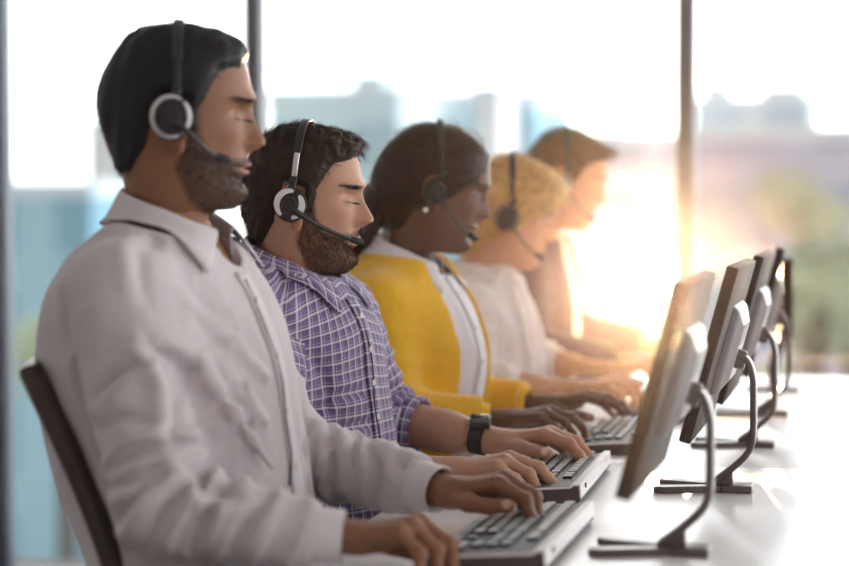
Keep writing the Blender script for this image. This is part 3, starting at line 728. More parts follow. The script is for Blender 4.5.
def creases(V, Q, strokes, side=-1):
    """press creases into cloth: each stroke is (depth, polyline on the outer side of the garment)"""
    Nn = vnormals(V, Q); Nn = laplace(Nn, Q, 3, .5)
    for a, pts in strokes:
        P = catmull(pts, 14); ys = P[0, 1]; near = (np.abs(V[:, 1] - ys) < .10) & (Nn[:, 1] * side > -.15); ix = np.where(near)[0]; x, z = V[ix, 0], V[ix, 2]
        best = np.full(len(ix), 9.); sg = np.zeros(len(ix)); tt = np.zeros(len(ix))
        for i in range(len(P) - 1):
            ax, az = P[i, 0], P[i, 2]; bx, bz = P[i + 1, 0] - ax, P[i + 1, 2] - az; h = np.clip(((x - ax) * bx + (z - az) * bz) / (bx * bx + bz * bz), 0, 1)
            ex, ez = x - ax - h * bx, z - az - h * bz; d = np.hypot(ex, ez); m = d < best; best[m] = d[m]; sg[m] = np.sign(ex * bz - ez * bx)[m]; tt[m] = ((i + h) / (len(P) - 1))[m]
        sd = best * sg; env = (.35 + .65 * np.sin(np.pi * np.clip(tt, .02, .98)))
        disp = a * env * (-.0150 * np.exp(-(sd / .0075) ** 2) + .0110 * np.exp(-((sd - .017) / .011) ** 2) + .0030 * np.exp(-((sd + .018) / .012) ** 2))
        V[ix] += Nn[ix] * disp[:, None]
    return V
def person(name_label, p):
    fr = Frame(p['head']); Vl, Fl, n = head_local(p['face'])
    col = skin_col(p['skin'], p['lips'], Vl, Fl, p['face'])
    Vh = fr(Vl); parts = [(Vh, Fl, col)]
    # crown cap
    for s in (1, -1):
        v, f = EAR; v = v.copy(); v[:, 1] *= s; f = f if s > 0 else f[:, ::-1]
        c = np.tile(np.array(p['skin']) * (1.0, .85, .8), (len(v), 1)); parts.append((fr(v, False), f, c))
    # body under the clothes
    S = np.array(p['secs']); g = Grid((S[:, 1].min() - .02, S[:, 4].min() - S[:, 3].max() - .02, .44), (S[:, 2].max() + .02, S[:, 4].max() + S[:, 3].max() + .02, S[:, 0].max() + .02), .010)
    D, _, _ = torso_sdf(g.X, g.Y, g.Z, p['secs'], R(p.get('trot', 0)), p['pivot']); V, Q = g.mesh(D + .014); V = laplace(V, Q, 2); parts.append((V, Q, np.tile(p['skin'], (len(V), 1))))
    for a in p['arms']:
        sh, el = np.array(a['sh']), np.array(a['el']); pts = np.array([sh - .07, sh + .07, el - .07, el + .07]); g = Grid(pts.min(0), pts.max(0), .008)
        V, Q = g.mesh(cone(g.X, g.Y, g.Z, sh, el, a['r'][0] * .68, .034)); parts.append((V, Q, np.tile(p['skin'], (len(V), 1))))
        h = a['hand']; h['elbow'] = a['el']; V, Q, c = arm_hand_mesh(h, p['skin'], None); parts.append((V, Q, c))
    V, F = join_arrays([(a, b) for a, b, c in parts]); C = np.vstack([c for a, b, c in parts])
    body = mesh_obj('person', V, F, M_skinA)
    ca = body.data.color_attributes.new('Col', 'FLOAT_COLOR', 'POINT'); ca.data.foreach_set('color', np.hstack([np.clip(C, 0, 1), np.ones((len(C), 1))]).astype(np.float32).ravel())
    tag(body, name_label, 'person')
    # eyes
    for s in (1, -1):
        m = MB(); bmesh.ops.create_uvsphere(m.bm, u_segments=20, v_segments=14, radius=.0112 * fr.k); bmesh.ops.translate(m.bm, vec=tuple(fr(np.array((.0635, .0300 * s, .0165)), False)), verts=m.bm.verts)
        m.build('eyeball', M_eye, body)
    # lashes and brows
    rs = np.random.RandomState(p['seed'])
    for s in (1, -1):
        k = 90; y = rs.uniform(.020, .042, k); z = np.full(k, .0148) + rs.normal(0, .0004, k); x = .0935 - 5.5 * (y - .029) ** 2 * 6 - .0025
        P_ = np.stack([x, y * s, z], 1); D_ = np.stack([np.ones(k), (y - .031) * s * 12, np.full(k, -.35)], 1); D_ /= np.linalg.norm(D_, axis=1, keepdims=True)
        v, f = strands(fr(P_, False), fr(P_ + D_, False) - fr(P_, False), np.full(k, .0080), .00042, 3, np.array((0, 0, .25)), rs)
        mesh_obj('eyelashes', v, f, p['brow_mat'], body)
    # surface samples for brows / beard / hair
    Nw = vnormals(Vh, Fl)
    xl, yl, zl = Vl.T; area = np.ones(len(Vl))
    def scatter(mask, cnt, L, w, flow, droop, name, m, lift=.0, curl=0, seg=4, parent=body, offs=0.0):
        pr = np.clip(mask, 0, 1) * p['_area']; pr = pr / pr.sum(); ix = rs.choice(len(Vl), cnt, p=pr)
        jit = rs.normal(0, .0012, (cnt, 3)); P_ = Vh[ix] + jit - Nw[ix] * (jit * Nw[ix]).sum(1, keepdims=True) + Nw[ix] * (offs[ix][:, None] if isinstance(offs, np.ndarray) else offs)
        fl = flow(xl[ix], yl[ix], zl[ix]); fw = (fr(Vl[ix] + fl * .01, False) - fr(Vl[ix], False)); fw -= Nw[ix] * (fw * Nw[ix]).sum(1, keepdims=True); fw /= np.linalg.norm(fw, axis=1, keepdims=True) + 1e-9
        D_ = fw + Nw[ix] * lift + rs.normal(0, .12, (cnt, 3)); D_ /= np.linalg.norm(D_, axis=1, keepdims=True)
        v, f = strands(P_, D_, L * (.6 + .8 * rs.rand(cnt)), w, seg, droop, rs, curl)
        return v, f
    e1 = Vh[Fl[:, 1]] - Vh[Fl[:, 0]]; e2 = Vh[Fl[:, 3]] - Vh[Fl[:, 0]]; fa_ = np.linalg.norm(np.cross(e1, e2), axis=1); ar = np.zeros(len(Vl))
    for k in range(4): ar += np.bincount(Fl[:, k], fa_, minlength=len(Vl))
    p['_area'] = ar
    for sb in (1, -1):
     bm_ = sstep(.25, .8, 1.3 * g2d(yl, zl, .034, .041, .021, .0029)) * (xl > .045) * (yl * sb > 0)
     v, f = scatter(bm_, 190, .009, .00035, lambda x, y, z: np.stack([-.6 + 0 * x, np.sign(y) * 1.0, .15 + 0 * x], 1), None, 'b', None, .25)
     mesh_obj('eyebrow', v, f, p['brow_mat'], body)
    if p['face'].get('beard'):
        s_ = inpoly(xl, zl, p['face']['beard']); m_ = sstep(-.002, .008, s_) * (1 - sstep(.15, .5, g2d(yl, zl, 0, -.0475, .026, .009)))
        v, f = scatter(m_, p.get('beard_n', 5000), p.get('beard_L', .006), .00033, lambda x, y, z: np.stack([.35 + 0 * x, 0 * y, -1 + 0 * x], 1), None, 'b', None, .55, .08)
        mesh_obj('beard', v, f, p['beard_mat'], body)
    # hair: a shell grown off the scalp plus loose strands
    hp = p['hair']; s_ = inpoly(xl + .0 * yl, zl, hp['poly']) + hp.get('edge', .0030) * wob(xl, yl, zl, 120, p['seed'])
    m_ = sstep(-.001, hp.get('soft', .016), s_); th = hp['t'] * np.ones(len(Vl))
    for (c, r, am) in hp.get('bulges', []): th = th + am * np.exp(-(((xl - c[0]) / r[0]) ** 2 + ((zl - c[2]) / r[2]) ** 2 + ((np.abs(yl) - c[1]) / r[1]) ** 2))
    off = m_ * th * (1 + hp.get('rough', .25) * wob(xl, yl, zl * .8, hp.get('freq', 110), p['seed'] + 2)) - .0012
    Vs = Vl + 0; Nl = vnormals(Vl, Fl); Vs = Vs + Nl * off[:, None]
    keep = (s_[Fl] > -.003).all(1); Fk = Fl[keep]; used = np.unique(Fk); re = np.full(len(Vl), -1); re[used] = np.arange(len(used))
    Vk = fr(Vs[used]); Fk = re[Fk]
    top = Vs[:n].mean(0) + np.array((0, 0, .004)); cap = fr(top[None])
    Vk = np.vstack([Vk, cap]); nc = len(Vk) - 1
    pv = [(Vk, Fk)]
    if hp.get('n'):
        Nw_keep = Nw.copy(); v, f = scatter(sstep(0, .012, s_), hp['n'], hp['L'], hp.get('w', .0005), hp['flow'], hp.get('droop'), 'h', None, hp.get('lift', .22), hp.get('curl', .1), 5, offs=np.maximum(off - .003, -.001) * fr.k)
        pv.append((v, f))
    for ex in p.get('hair_extra', []):
        ln = ex; pv.append(ln(fr, p))
    V, F = join_arrays(pv)
    ho = mesh_obj('hair', V, F, p['hair_mat'], body)
    # fan at the crown
    bm = bmesh.new(); bm.from_mesh(ho.data); bm.verts.ensure_lookup_table()
    rg = [bm.verts[re[i]] for i in range(n)]
    for i in range(n):
        try: bm.faces.new((rg[(i + 1) % n], rg[i], bm.verts[nc])).smooth = True
        except Exception: pass
    bm.to_mesh(ho.data); bm.free()
    return body, fr
M_eye = mat('eye_white', (.72, .70, .68), rough=.15, noise=(40, .05))

def lower_body(p, body, m=None):
    """trousers, socks-free legs and shoes of a seated person"""
    S = np.array(p['secs']); xb, xf, yc = S[-1, 1], S[-1, 2], S[-1, 4]; hx = (xb + xf) / 2
    g = Grid((xb - .06, yc - .30, .02), (hx + .64, yc + .30, .64), .009); X, Y, Z = g.X, g.Y, g.Z
    D = ell(X, Y, Z, (hx, yc, .56), (.155, .18, .11))
    for s in (-1, 1):
        hip = (hx, yc + s * .09, .56); kn = (hx + .44, yc + s * .15, .545); an = (hx + .40, yc + s * .15, .11)
        D = smin(D, cone(X, Y, Z, hip, kn, .088, .062), .04)
        D = smin(D, np.maximum(cone(X, Y, Z, kn, an, .062, .044), .09 - Z), .03)
    D = D - .004 * wob(X, Y, Z, 20, p['seed'] + 31)
    V, Q = g.mesh(D); V = laplace(V, Q, 1); mesh_obj('trousers', V, Q, m or M_dark, body)
    for s in (-1, 1):
        g = Grid((hx + .30, yc + s * .15 - .06, -.01), (hx + .64, yc + s * .15 + .06, .15), .005); X, Y, Z = g.X, g.Y, g.Z
        D = smin(cone(X, Y, Z, (hx + .385, yc + s * .15, .042), (hx + .56, yc + s * .155, .030), .038, .034), cone(X, Y, Z, (hx + .40, yc + s * .15, .05), (hx + .40, yc + s * .15, .10), .040, .042), .03)
        D = np.maximum(D, .002 - Z); V, Q = g.mesh(D); mesh_obj('shoe', V, Q, M_rubber, body)
def bvh_of(o): 
    me = o.data; return BVHTree.FromPolygons([v.co for v in me.vertices], [tuple(q.vertices) for q in me.polygons])
def front_pt(bvh, p, z, y, off=.0):
    rot = R(p.get('trot', 0)); px_, py_ = p['pivot']
    def W(x, yy): return Vector((px_ + (x - px_) * math.cos(rot) - (yy - py_) * math.sin(rot), py_ + (x - px_) * math.sin(rot) + (yy - py_) * math.cos(rot), z))
    a = W(px_ + .6, py_ + y); b = W(px_, py_ + y); d = (b - a).normalized(); h = bvh.ray_cast(a, d)
    if h[0] is None: return None
    return h[0] - d * off, -d
def placket(p, bvh, z0, z1, w, m, parent, y0=0.0, buttons=0, bm_=None, name='placket', slant=0.0):
    rows = []; n = 40
    for k in range(n + 1):
        z = z0 + (z1 - z0) * k / n; yy = y0 + slant * (k / n); r_ = []
        for j in range(5):
            q = front_pt(bvh, p, z, yy + w * (j / 4 - .5), .0022)
            r_.append(q[0] if q else (rows[-1][j] if rows else None))
        if any(v is None for v in r_): continue
        rows.append(r_)
    V = np.array([[tuple(v) for v in r_] for r_ in rows]); 
    for _ in range(3): V[1:-1] = .5 * V[1:-1] + .25 * (V[:-2] + V[2:])
    nr = len(V); idx = np.arange(nr * 5).reshape(nr, 5); F = np.stack([idx[:-1, :-1], idx[:-1, 1:], idx[1:, 1:], idx[1:, :-1]], -1).reshape(-1, 4)
    o = mesh_obj(name, V.reshape(-1, 3), F, m, parent); so = o.modifiers.new('s', 'SOLIDIFY'); so.thickness = .003; so.offset = 0
    ul_ = o.data.uv_layers.new(name='plaid'); vi = np.zeros(len(o.data.loops), dtype=np.int32); o.data.loops.foreach_get('vertex_index', vi); ul_.data.foreach_set('uv', np.stack([(vi % 5) * w / 4 + .004, V.reshape(-1, 3)[vi, 2]], 1).astype(np.float32).ravel())
    for b in range(buttons):
        z = z0 + (z1 - z0) * (b + .5) / buttons; q = front_pt(bvh, p, z, y0 + slant * (b + .5) / buttons, .005)
        if q:
            m_ = MB(); m_.cyl((0, 0, 0), .0055, .0024, n=20, bevel=.0006); me_q = q[1].to_track_quat('Z', 'Y').to_matrix(); bmesh.ops.rotate(m_.bm, cent=(0, 0, 0), matrix=me_q, verts=m_.bm.verts); bmesh.ops.translate(m_.bm, vec=q[0], verts=m_.bm.verts)
            m_.build('button', bm_ or M_button, parent)
    return o
M_button = mat('pearl_button', (.75, .72, .70), rough=.25, noise=(60, .05))
def collar(c, rx, ry, tilt, m, parent, stand=.030, leaf=.040, tip=.035, gap=R(20), spread=.02, yaw=0, flare=.022, uvs=None, z_back=.012, open_=0.0, bvh=None, cut=.12):
    """shirt collar: stand + fold-over leaf with points. c = centre of the neckline ring"""
    rows = []; n = 64
    for i in range(n + 1):
        a = -math.pi + gap + (2 * math.pi - 2 * gap) * i / n          # 0 = nape
        fr_ = abs(a) / (math.pi - gap)                                  # 1 at the front
        dx, dy = -math.cos(a), math.sin(a)
        def P(r, z, fx=0.0, c_=0.0):
            a_ = a * (1 - cut * c_ * tipw); dx, dy = -math.cos(a_), math.sin(a_); return [dx * (rx + r) + fx, dy * (ry + r), z + tilt * dx + z_back * (1 - fr_)]
        tipw = sstep(.62, 1.0, np.array(fr_)).item()
        o = open_ * tipw
        L = leaf + tip * tipw ** 1.5; fl = flare * (1 - .35 * tipw)
        row = [P(.004 + o * .3, -.012), P(.002 + o * .3, stand * .5), P(o * .4, stand * (1 - .25 * tipw)), P(.004 + o * .5, stand * (1 - .25 * tipw) + .004), P(.009 + o * .6, stand * (1 - .25 * tipw) - .002),
               P(.009 + fl * .45 + o * .8, stand * (1 - .25 * tipw) - L * .45, .006 * tipw, .5), P(.009 + fl + o, stand * (1 - .25 * tipw) - L, .014 * tipw, 1.0)]
        rows.append(row)
    V = np.array(rows); cc, ss = math.cos(yaw), math.sin(yaw); x = V[..., 0] * cc - V[..., 1] * ss; y = V[..., 0] * ss + V[..., 1] * cc; V = np.stack([x, y, V[..., 2]], -1) + np.array(c)
    if bvh is not None:
        for i in range(V.shape[0]):
            for j in range(5, 7):
                q = Vector(V[i, j]); lo, no, ix, di = bvh.find_nearest(q)
                if lo is not None and (q - lo).dot(no) < .005 * (j - 3.6): V[i, j] = lo + no * (.005 * (j - 3.6) if j == 5 else .008)
        for _ in range(2): V[1:-1, 5:7] = .5 * V[1:-1, 5:7] + .25 * (V[:-2, 5:7] + V[2:, 5:7])
    k = V.shape[1]; idx = np.arange(V.shape[0] * k).reshape(-1, k); F = np.stack([idx[:-1, :-1], idx[:-1, 1:], idx[1:, 1:], idx[1:, :-1]], -1).reshape(-1, 4)
    o = mesh_obj('collar', V.reshape(-1, 3), F, m, parent)
    if uvs is not None:
        uvl = o.data.uv_layers.new(name='plaid'); vi = np.zeros(len(o.data.loops), dtype=np.int32); o.data.loops.foreach_get('vertex_index', vi)
        uu = np.stack([(vi // k) / n * .40, np.cumsum([0, .02, .015, .004, .006, .02, .025])[vi % k]], 1); uvl.data.foreach_set('uv', uu.astype(np.float32).ravel())
    sb = o.modifiers.new('ss', 'SUBSURF'); sb.levels = 1; sb.render_levels = 1
    so = o.modifiers.new('s', 'SOLIDIFY'); so.thickness = .0022; so.offset = 0
    return o
def cuff(a, b, r0, r1, m, parent, up=(0, 0, 1), flat=.85, name='cuff', fold=0.0, uv=None):
    a, b = Vector(a), Vector(b); t = (b - a).normalized(); s1 = Vector(up).cross(t).normalized(); s2 = t.cross(s1)
    rg = []; n = 40
    prof = [(0, r0 * .96), (.03, r0 * 1.03), (.5, (r0 + r1) / 2 * 1.03), (.97, r1 * 1.02), (1, r1 * .98), (.97, r1 * .90), (.7, r1 * .88)]
    for u, r in prof:
        rg.append([a.lerp(b, u) + s1 * (r * math.cos(k * 2 * math.pi / n)) + s2 * (r * flat * math.sin(k * 2 * math.pi / n)) for k in range(n)])
    o = MB().rings(rg, caps=False).build(name, m, parent, sharp=60)
    if uv:
        uvl = o.data.uv_layers.new(name='plaid'); d = np.zeros((len(o.data.loops), 2), dtype=np.float32); vi = np.zeros(len(o.data.loops), dtype=np.int32); o.data.loops.foreach_get('vertex_index', vi)
        d[:, 0] = (vi % n) / n * .28; d[:, 1] = np.array([u for u, r in prof])[vi // n] * (b - a).length; uvl.data.foreach_set('uv', d.ravel())
    return o
# ---- headset
def headset(fr, p, label, side_cup=1, both=True):
    """built in head coordinates, mapped into the world; near ear is -y"""
    hs = empty('headset', tuple(fr(np.array((0, 0, .12)), False))); tag(hs, label, 'headset', None); org = Vector(hs.location)
    k = fr.k; W = lambda q: Vector(fr(np.array(q, float), False)) - org
    tk = p.get('band_t', .012)
    # band: arc over the head in the y-z plane at x = bx, leaning
    bx0, bx1 = p.get('band_x', (-.004, .006)); topz = .130 + tk
    pts = []
    for i in range(41):
        a = math.pi * i / 40; c = math.cos(a); s = math.sin(a); pts.append((bx0 + (bx1 - bx0) * s, (.0885 + (tk - .012)) * (1 if c > 0 else -1) * abs(c) ** .75, .022 + (topz - .022) * s ** .8))
    def ribbon(P, w, t, name, m):
        P = [np.array(q) for q in P]; rg = []
        for i, q in enumerate(P):
            tt = P[min(i + 1, len(P) - 1)] - P[max(i - 1, 0)]; tt /= np.linalg.norm(tt); ax = np.array((1., 0, 0)); nn = np.cross(ax, tt); nn /= np.linalg.norm(nn)
            rg.append([W(q + ax * w / 2 * sx + nn * t / 2 * sn) for sx, sn in ((-1, -1), (1, -1), (1, 1), (-1, 1))])
        o = MB().rings(rg).build(name, m, hs, sharp=50); b = o.modifiers.new('b', 'BEVEL'); b.width = t * .3; b.segments = 2; b.limit_method = 'ANGLE'; return o
    ribbon(pts[6:35], .0135, .0042, 'headband', M_black)
    ribbon(pts[2:8], .009, .0028, 'band_slider', p.get('slider', M_black)); ribbon(pts[33:39], .009, .0028, 'band_slider', p.get('slider', M_black))
    def disc(c, r, t0, t1, name, m, prof=None, seg=40):
        c = np.array(c); s = np.sign(c[1]); rg = []
        for (rr, tt) in (prof or [(r * .9, t0), (r, t0 + (t1 - t0) * .2), (r, t0 + (t1 - t0) * .8), (r * .9, t1)]):
            rg.append([W(c + np.array((rr * math.cos(a), s * tt, rr * 1.08 * math.sin(a)))) for a in [2 * math.pi * j / seg for j in range(seg)]])
        return MB().rings(rg).build(name, m, hs, sharp=40)
    cx, cz = p.get('cup', (.0, -.002)); rc = p.get('cup_r', .031)
    for s in ((-1, 1) if both else (-1,)):
        c = (cx, s * .082, cz)
        disc(c, rc, 0, .014, 'ear_pad', M_blackm, [(rc * .7, 0), (rc * .95, .001), (rc, .006), (rc * .97, .012), (rc * .85, .014)])
        disc(c, rc, .013, .021, 'ear_cup', M_black, [(rc * .9, .012), (rc * .93, .015), (rc * .86, .020), (rc * .6, .0225), (rc * .3, .0215)])
        # silver crescent ring
        for (a0, a1, nm) in ((R(75), R(235), 'silver_ring'), (R(-75), R(45), 'silver_ring')):
            if p.get('full_ring'): a0, a1 = (R(60), R(300)) if a0 > 0 and a0 > R(70) else (R(-50), R(50))
            rg = []; n_ = 26
            for j in range(n_ + 1):
                a = a0 + (a1 - a0) * j / n_; wd = p.get('ring_w', .0028) * math.sin(math.pi * (j + .6) / (n_ + 1.2)) ** .5 + .0006; r_ = rc * p.get('ring_r', .88)
                rg.append([W(np.array(c) + np.array(((r_ + q[0]) * math.cos(a), s * (.0185 + q[1]), (r_ + q[0]) * 1.08 * math.sin(a)))) for q in ((-wd, .0), (wd, -.001), (wd, .003), (-wd, .0045))])
            MB().rings(rg).build(nm, p.get('ring_m', M_silver), hs, sharp=50)
        disc((cx, s * .082, cz), rc * .45, .018, .026, 'ear_cup_hub', M_black)
        ribbon([(cx + (bx0 - cx) * t + 0.000, s * (.0925 + .005 * math.sin(t * 3.1)), cz + .015 + (.030 - cz + .004) * t) for t in np.linspace(0, 1, 8)], .012, .005, 'cup_yoke', M_black)
    mt = p.get('mic', (.098, -.034, -.058)); c0 = np.array((cx + .006, -.106, cz - .008)); c3 = np.array(mt); c1 = c0 + np.array((.035, -.004, -.018)); c2 = c3 + np.array((-.03, -.022, .006)); B = []
    for t in np.linspace(0, 1, 22): B.append(W((1 - t) ** 3 * c0 + 3 * (1 - t) ** 2 * t * c1 + 3 * (1 - t) * t * t * c2 + t ** 3 * c3))
    br = p.get('boom_r', .0026); MB().tube(B, [br * (1.7 - .7 * min(1, i / 8)) for i in range(22)], 10).build('microphone_boom', M_black, hs)
    d = (B[-1] - B[-2]).normalized(); MB().tube([B[-1] - d * .012, B[-1] - d * .009, B[-1] + d * .008, B[-1] + d * .014], [br * 1.1, .0055, .0062, .003], 14).build('microphone', M_blackm, hs)
    return hs
M_whitep = mat('pale_plastic_ring', (.75, .75, .77), rough=.3, noise=(40, .05))
def cable(p, bvh, hs, pts_zy, name='cable', r=.0016, start=None, m=None):
    P = []
    for z, y in pts_zy:
        q = front_pt(bvh, p, z, y, .004)
        if q: P.append(q[0])
    if start is not None: P = list(start) + P
    P = curve(P, len(P) * 6); org = hs.location
    MB().tube([q - org for q in P], r, 8).build(name, m or M_black, hs)

# ------------------------------------------------------------------ hair and skin tones
H_black = hairmat('blue_black_hair', (.012, .011, .013)); H_dbrown = hairmat('dark_brown_wavy_hair', (.030, .018, .012)); H_dark = hairmat('sleek_dark_brown_hair', (.028, .014, .012), .3)
H_blonde = hairmat('golden_blonde_hair', (.62, .40, .16)); H_brown = hairmat('warm_brown_hair', (.11, .050, .028)); H_beard2 = hairmat('reddish_brown_beard', (.09, .042, .022))
def flow_side(x, y, z): return np.stack([-.55 + 0 * x, 0 * y, -1.0 + 0 * x], 1)
def flow_top(x, y, z):
    t = sstep(.05, .09, z)[:, None]; a = np.stack([-.25 + 0 * x, np.sign(y) * .15, -1.0 + 0 * x], 1); b = np.stack([.8 + 0 * x, .3 + 0 * x, .25 + 0 * x], 1); return a * (1 - t) + b * t
def flow_back(x, y, z): return np.stack([-1 + 0 * x, 0 * y, -.35 - 1.2 * sstep(0, -.08, x)], 1)

# ================================================================== 1  man in the pale grey shirt (nearest)
Y1 = 2.66
A1 = [dict(sh=(-.985, 2.475, 1.075), el=(-.900, 2.405, .808), end=(-.705, 2.44, .772), r=(.066, .055, .040), seed=3, amp=.017, fr=3.2, fr2=4.5, blend=.05,
           hand=dict(side='R', wrist=(-.668, 2.447, .772), rot=(2, 8, -6), bends=[(38, 48, 30), (42, 50, 30), (48, 50, 30), (50, 48, 28)], k=1.04, wr=.027, er=.034, t1=(.050, .040, -.020), t2=(.078, .044, -.032), t3=(.100, .034, -.040), nailc=(.62, .38, .30))),
      dict(sh=(-.985, 2.845, 1.075), el=(-.880, 2.905, .815), end=(-.655, 2.80, .790), r=(.066, .056, .041), seed=8, amp=.015, fr=4, fr2=5, blend=.05,
           hand=dict(side='L', wrist=(-.618, 2.787, .785), rot=(-6, 8, 0), bends=[(34, 44, 34), (36, 50, 34), (40, 52, 32), (44, 50, 30)], k=1.06, wr=.028, er=.034, t1=(.050, .044, -.016), t2=(.080, .054, -.022), t3=(.108, .050, -.024), nailc=(.75, .5, .42)))]
p1 = dict(seed=11, skin=(.255, .118, .062), lips=(.34, .13, .10), arms=A1, pivot=(-.98, Y1), trot=-6,
  secs=[(1.200, -1.036, -.935, .064, Y1), (1.175, -1.047, -.922, .086, Y1), (1.150, -1.066, -.908, .126, Y1), (1.115, -1.100, -.888, .168, Y1), (1.06, -1.136, -.855, .186, Y1), (.98, -1.148, -.825, .190, Y1), (.88, -1.140, -.808, .182, Y1), (.78, -1.11, -.795, .178, Y1), (.68, -1.07, -.79, .182, Y1), (.56, -1.05, -.80, .188, Y1), (.50, -1.04, -.81, .186, Y1)],
  head=dict(pos=(-.967, Y1, 1.301), k=1.05, pitch=4, yaw=18, neck=0, roll=0),
  face=dict(brow_col=(.02, .014, .012), beard=BEARD, beard_tint=.74, beard_col=(.038, .020, .013), chin=1.1, nf=.026),
  beard_n=3600, beard_L=.0050, beard_mat=H_dbrown, brow_mat=H_black, hair_mat=H_black,
  hair=dict(poly=HAIRP['male'], t=.007, soft=.014, bulges=[((.065, 0, .10), (.035, .06, .035), .009), ((-.050, 0, .10), (.03, .06, .04), .007), ((-.085, 0, .03), (.05, .08, .05), .005)], rough=.35, freq=75, n=8000, L=.013, w=.00042, flow=flow_top, lift=.22, curl=.12),
  ridges=[((-.90, 2.50, 1.06), (-.82, 2.60, .96), .006, 0), ((-.90, 2.49, 1.03), (-.815, 2.58, .90), .007, 0), ((-.88, 2.49, .99), (-.80, 2.56, .84), .006, 0)])
b1, f1 = person('man in a pale grey shirt and headset sitting nearest the viewer, seen in profile', p1)
V, Q, D, g = garment(p1, off=.004, neckcut=[((-.915, Y1 + .005, 1.145), (.045, .036, .055))], neckplane=(-.985, 1.162, -.22), zmin=.5, vox=.0038)
V = creases(V, Q, [(0.7, [(-0.905, 2.38, 1.008), (-0.884, 2.38, 0.989), (-0.876, 2.38, 0.955)]), (1, [(-0.983, 2.38, 0.948), (-0.952, 2.38, 0.98), (-0.905, 2.38, 1.003)]), (0.8, [(-1.043, 2.42, 1.071), (-1.04, 2.42, 1.019), (-1.027, 2.42, 0.96), (-1.006, 2.42, 0.89)]), (1, [(-0.958, 2.36, 0.857), (-0.918, 2.36, 0.881), (-0.878, 2.36, 0.89), (-0.849, 2.36, 0.883)]), (0.8, [(-0.968, 2.36, 0.834), (-0.928, 2.36, 0.846), (-0.887, 2.36, 0.872)]), (1, [(-0.941, 2.36, 0.794), (-0.912, 2.36, 0.833), (-0.874, 2.36, 0.865)]), (1, [(-0.901, 2.36, 0.763), (-0.872, 2.36, 0.815), (-0.843, 2.36, 0.853)]), (0.8, [(-0.852, 2.36, 0.765), (-0.826, 2.36, 0.807), (-0.813, 2.36, 0.839)]), (0.9, [(-0.86, 2.4, 0.873), (-0.826, 2.4, 0.838), (-0.791, 2.4, 0.828)]), (0.6, [(-0.8, 2.38, 0.759), (-0.774, 2.38, 0.8), (-0.758, 2.38, 0.826)]), (0.6, [(-0.973, 2.38, 0.908), (-0.939, 2.38, 0.924), (-0.892, 2.38, 0.918)]), (0.9, [(-0.917, 2.44, 1.019), (-0.892, 2.44, 0.991), (-0.879, 2.44, 0.942), (-0.874, 2.44, 0.891)]), (0.5, [(-0.861, 2.47, 1.12), (-0.84, 2.47, 1.07), (-0.835, 2.47, 1.019)]), (0.5, [(-0.877, 2.47, 1.005), (-0.836, 2.47, 1.038), (-0.799, 2.47, 1.051)]), (0.6, [(-0.867, 2.46, 0.915), (-0.833, 2.46, 0.948), (-0.792, 2.46, 0.962)]), (0.6, [(-0.86, 2.46, 0.876), (-0.819, 2.46, 0.903), (-0.783, 2.46, 0.904)]), (0.4, [(-0.968, 2.44, 1.168), (-0.941, 2.44, 1.12), (-0.927, 2.44, 1.071)]), (1, [(-0.774, 2.78, 0.868), (-0.752, 2.78, 0.837), (-0.76, 2.78, 0.789)]), (1, [(-0.74, 2.78, 0.855), (-0.71, 2.78, 0.815), (-0.719, 2.78, 0.768)]), (0.9, [(-0.812, 2.78, 0.882), (-0.782, 2.78, 0.824), (-0.79, 2.78, 0.781)]), (0.6, [(-0.685, 2.78, 0.834), (-0.666, 2.78, 0.799), (-0.672, 2.78, 0.763)])])
s1 = mesh_obj('shirt', V, Q, M_shirt, b1); bv1 = bvh_of(s1)
for a in A1:
    W_ = np.array(a['hand']['wrist']); E_ = np.array(a['el']); t = (W_ - E_) / np.linalg.norm(W_ - E_)
    cuff(np.array(a['end']) - t * .035, W_ - t * .002, .0425, .039, M_shirt_in, s1)
collar((-.972, Y1, 1.150), .070, .070, -.020, M_shirt_in, s1, stand=.034, leaf=.050, tip=.030, gap=R(24), yaw=R(-4), flare=.022, open_=.016, bvh=bv1, cut=.22)
placket(p1, bv1, 1.10, .72, .034, M_shirt_in, s1, buttons=5)
lower_body(p1, b1)
h1 = headset(f1, dict(band_x=(-.002, -.008), cup=(-.007, .010), cup_r=.0275, band_t=.011, mic=(.062, -.066, -.038), full_ring=True, ring_w=.0022, boom_r=.0034), 'black headset with silver ringed ear cup on the nearest man in the grey shirt')
cable(p1, bv1, h1, [(1.09, -.004), (1.03, -.010), (.96, -.006), (.90, -.014), (.85, -.012), (.81, -.030)], r=.0017)

# ================================================================== 2  bearded man in the plaid shirt
Y2 = 3.25
A2 = [dict(sh=(-.985, 3.075, 1.000), el=(-.950, 3.015, .775), end=(-.900, 3.025, .772), r=(.060, .052, .050), seed=5, amp=.008,
           hand=dict(side='R', wrist=(-.672, 3.085, .772), rot=(4, 8, -4), bends=[(22, 26, 22), (26, 32, 22), (34, 36, 22), (38, 38, 22)], k=1.05, wr=.026, er=.044, nailc=(.85, .66, .6))),
      dict(sh=(-.945, 3.430, 1.000), el=(-.882, 3.462, .810), end=(-.832, 3.456, .803), r=(.062, .056, .056), seed=9, amp=.013, fr=4.5,
           hand=dict(side='L', wrist=(-.662, 3.425, .779), rot=(-3, 6, -8), bends=[(24, 28, 20), (24, 30, 22), (28, 34, 24), (34, 36, 24)], k=1.07, wr=.028, er=.045, t1=(.050, .046, -.014), t2=(.076, .058, -.022), t3=(.098, .060, -.028), nailc=(.9, .68, .6)))]
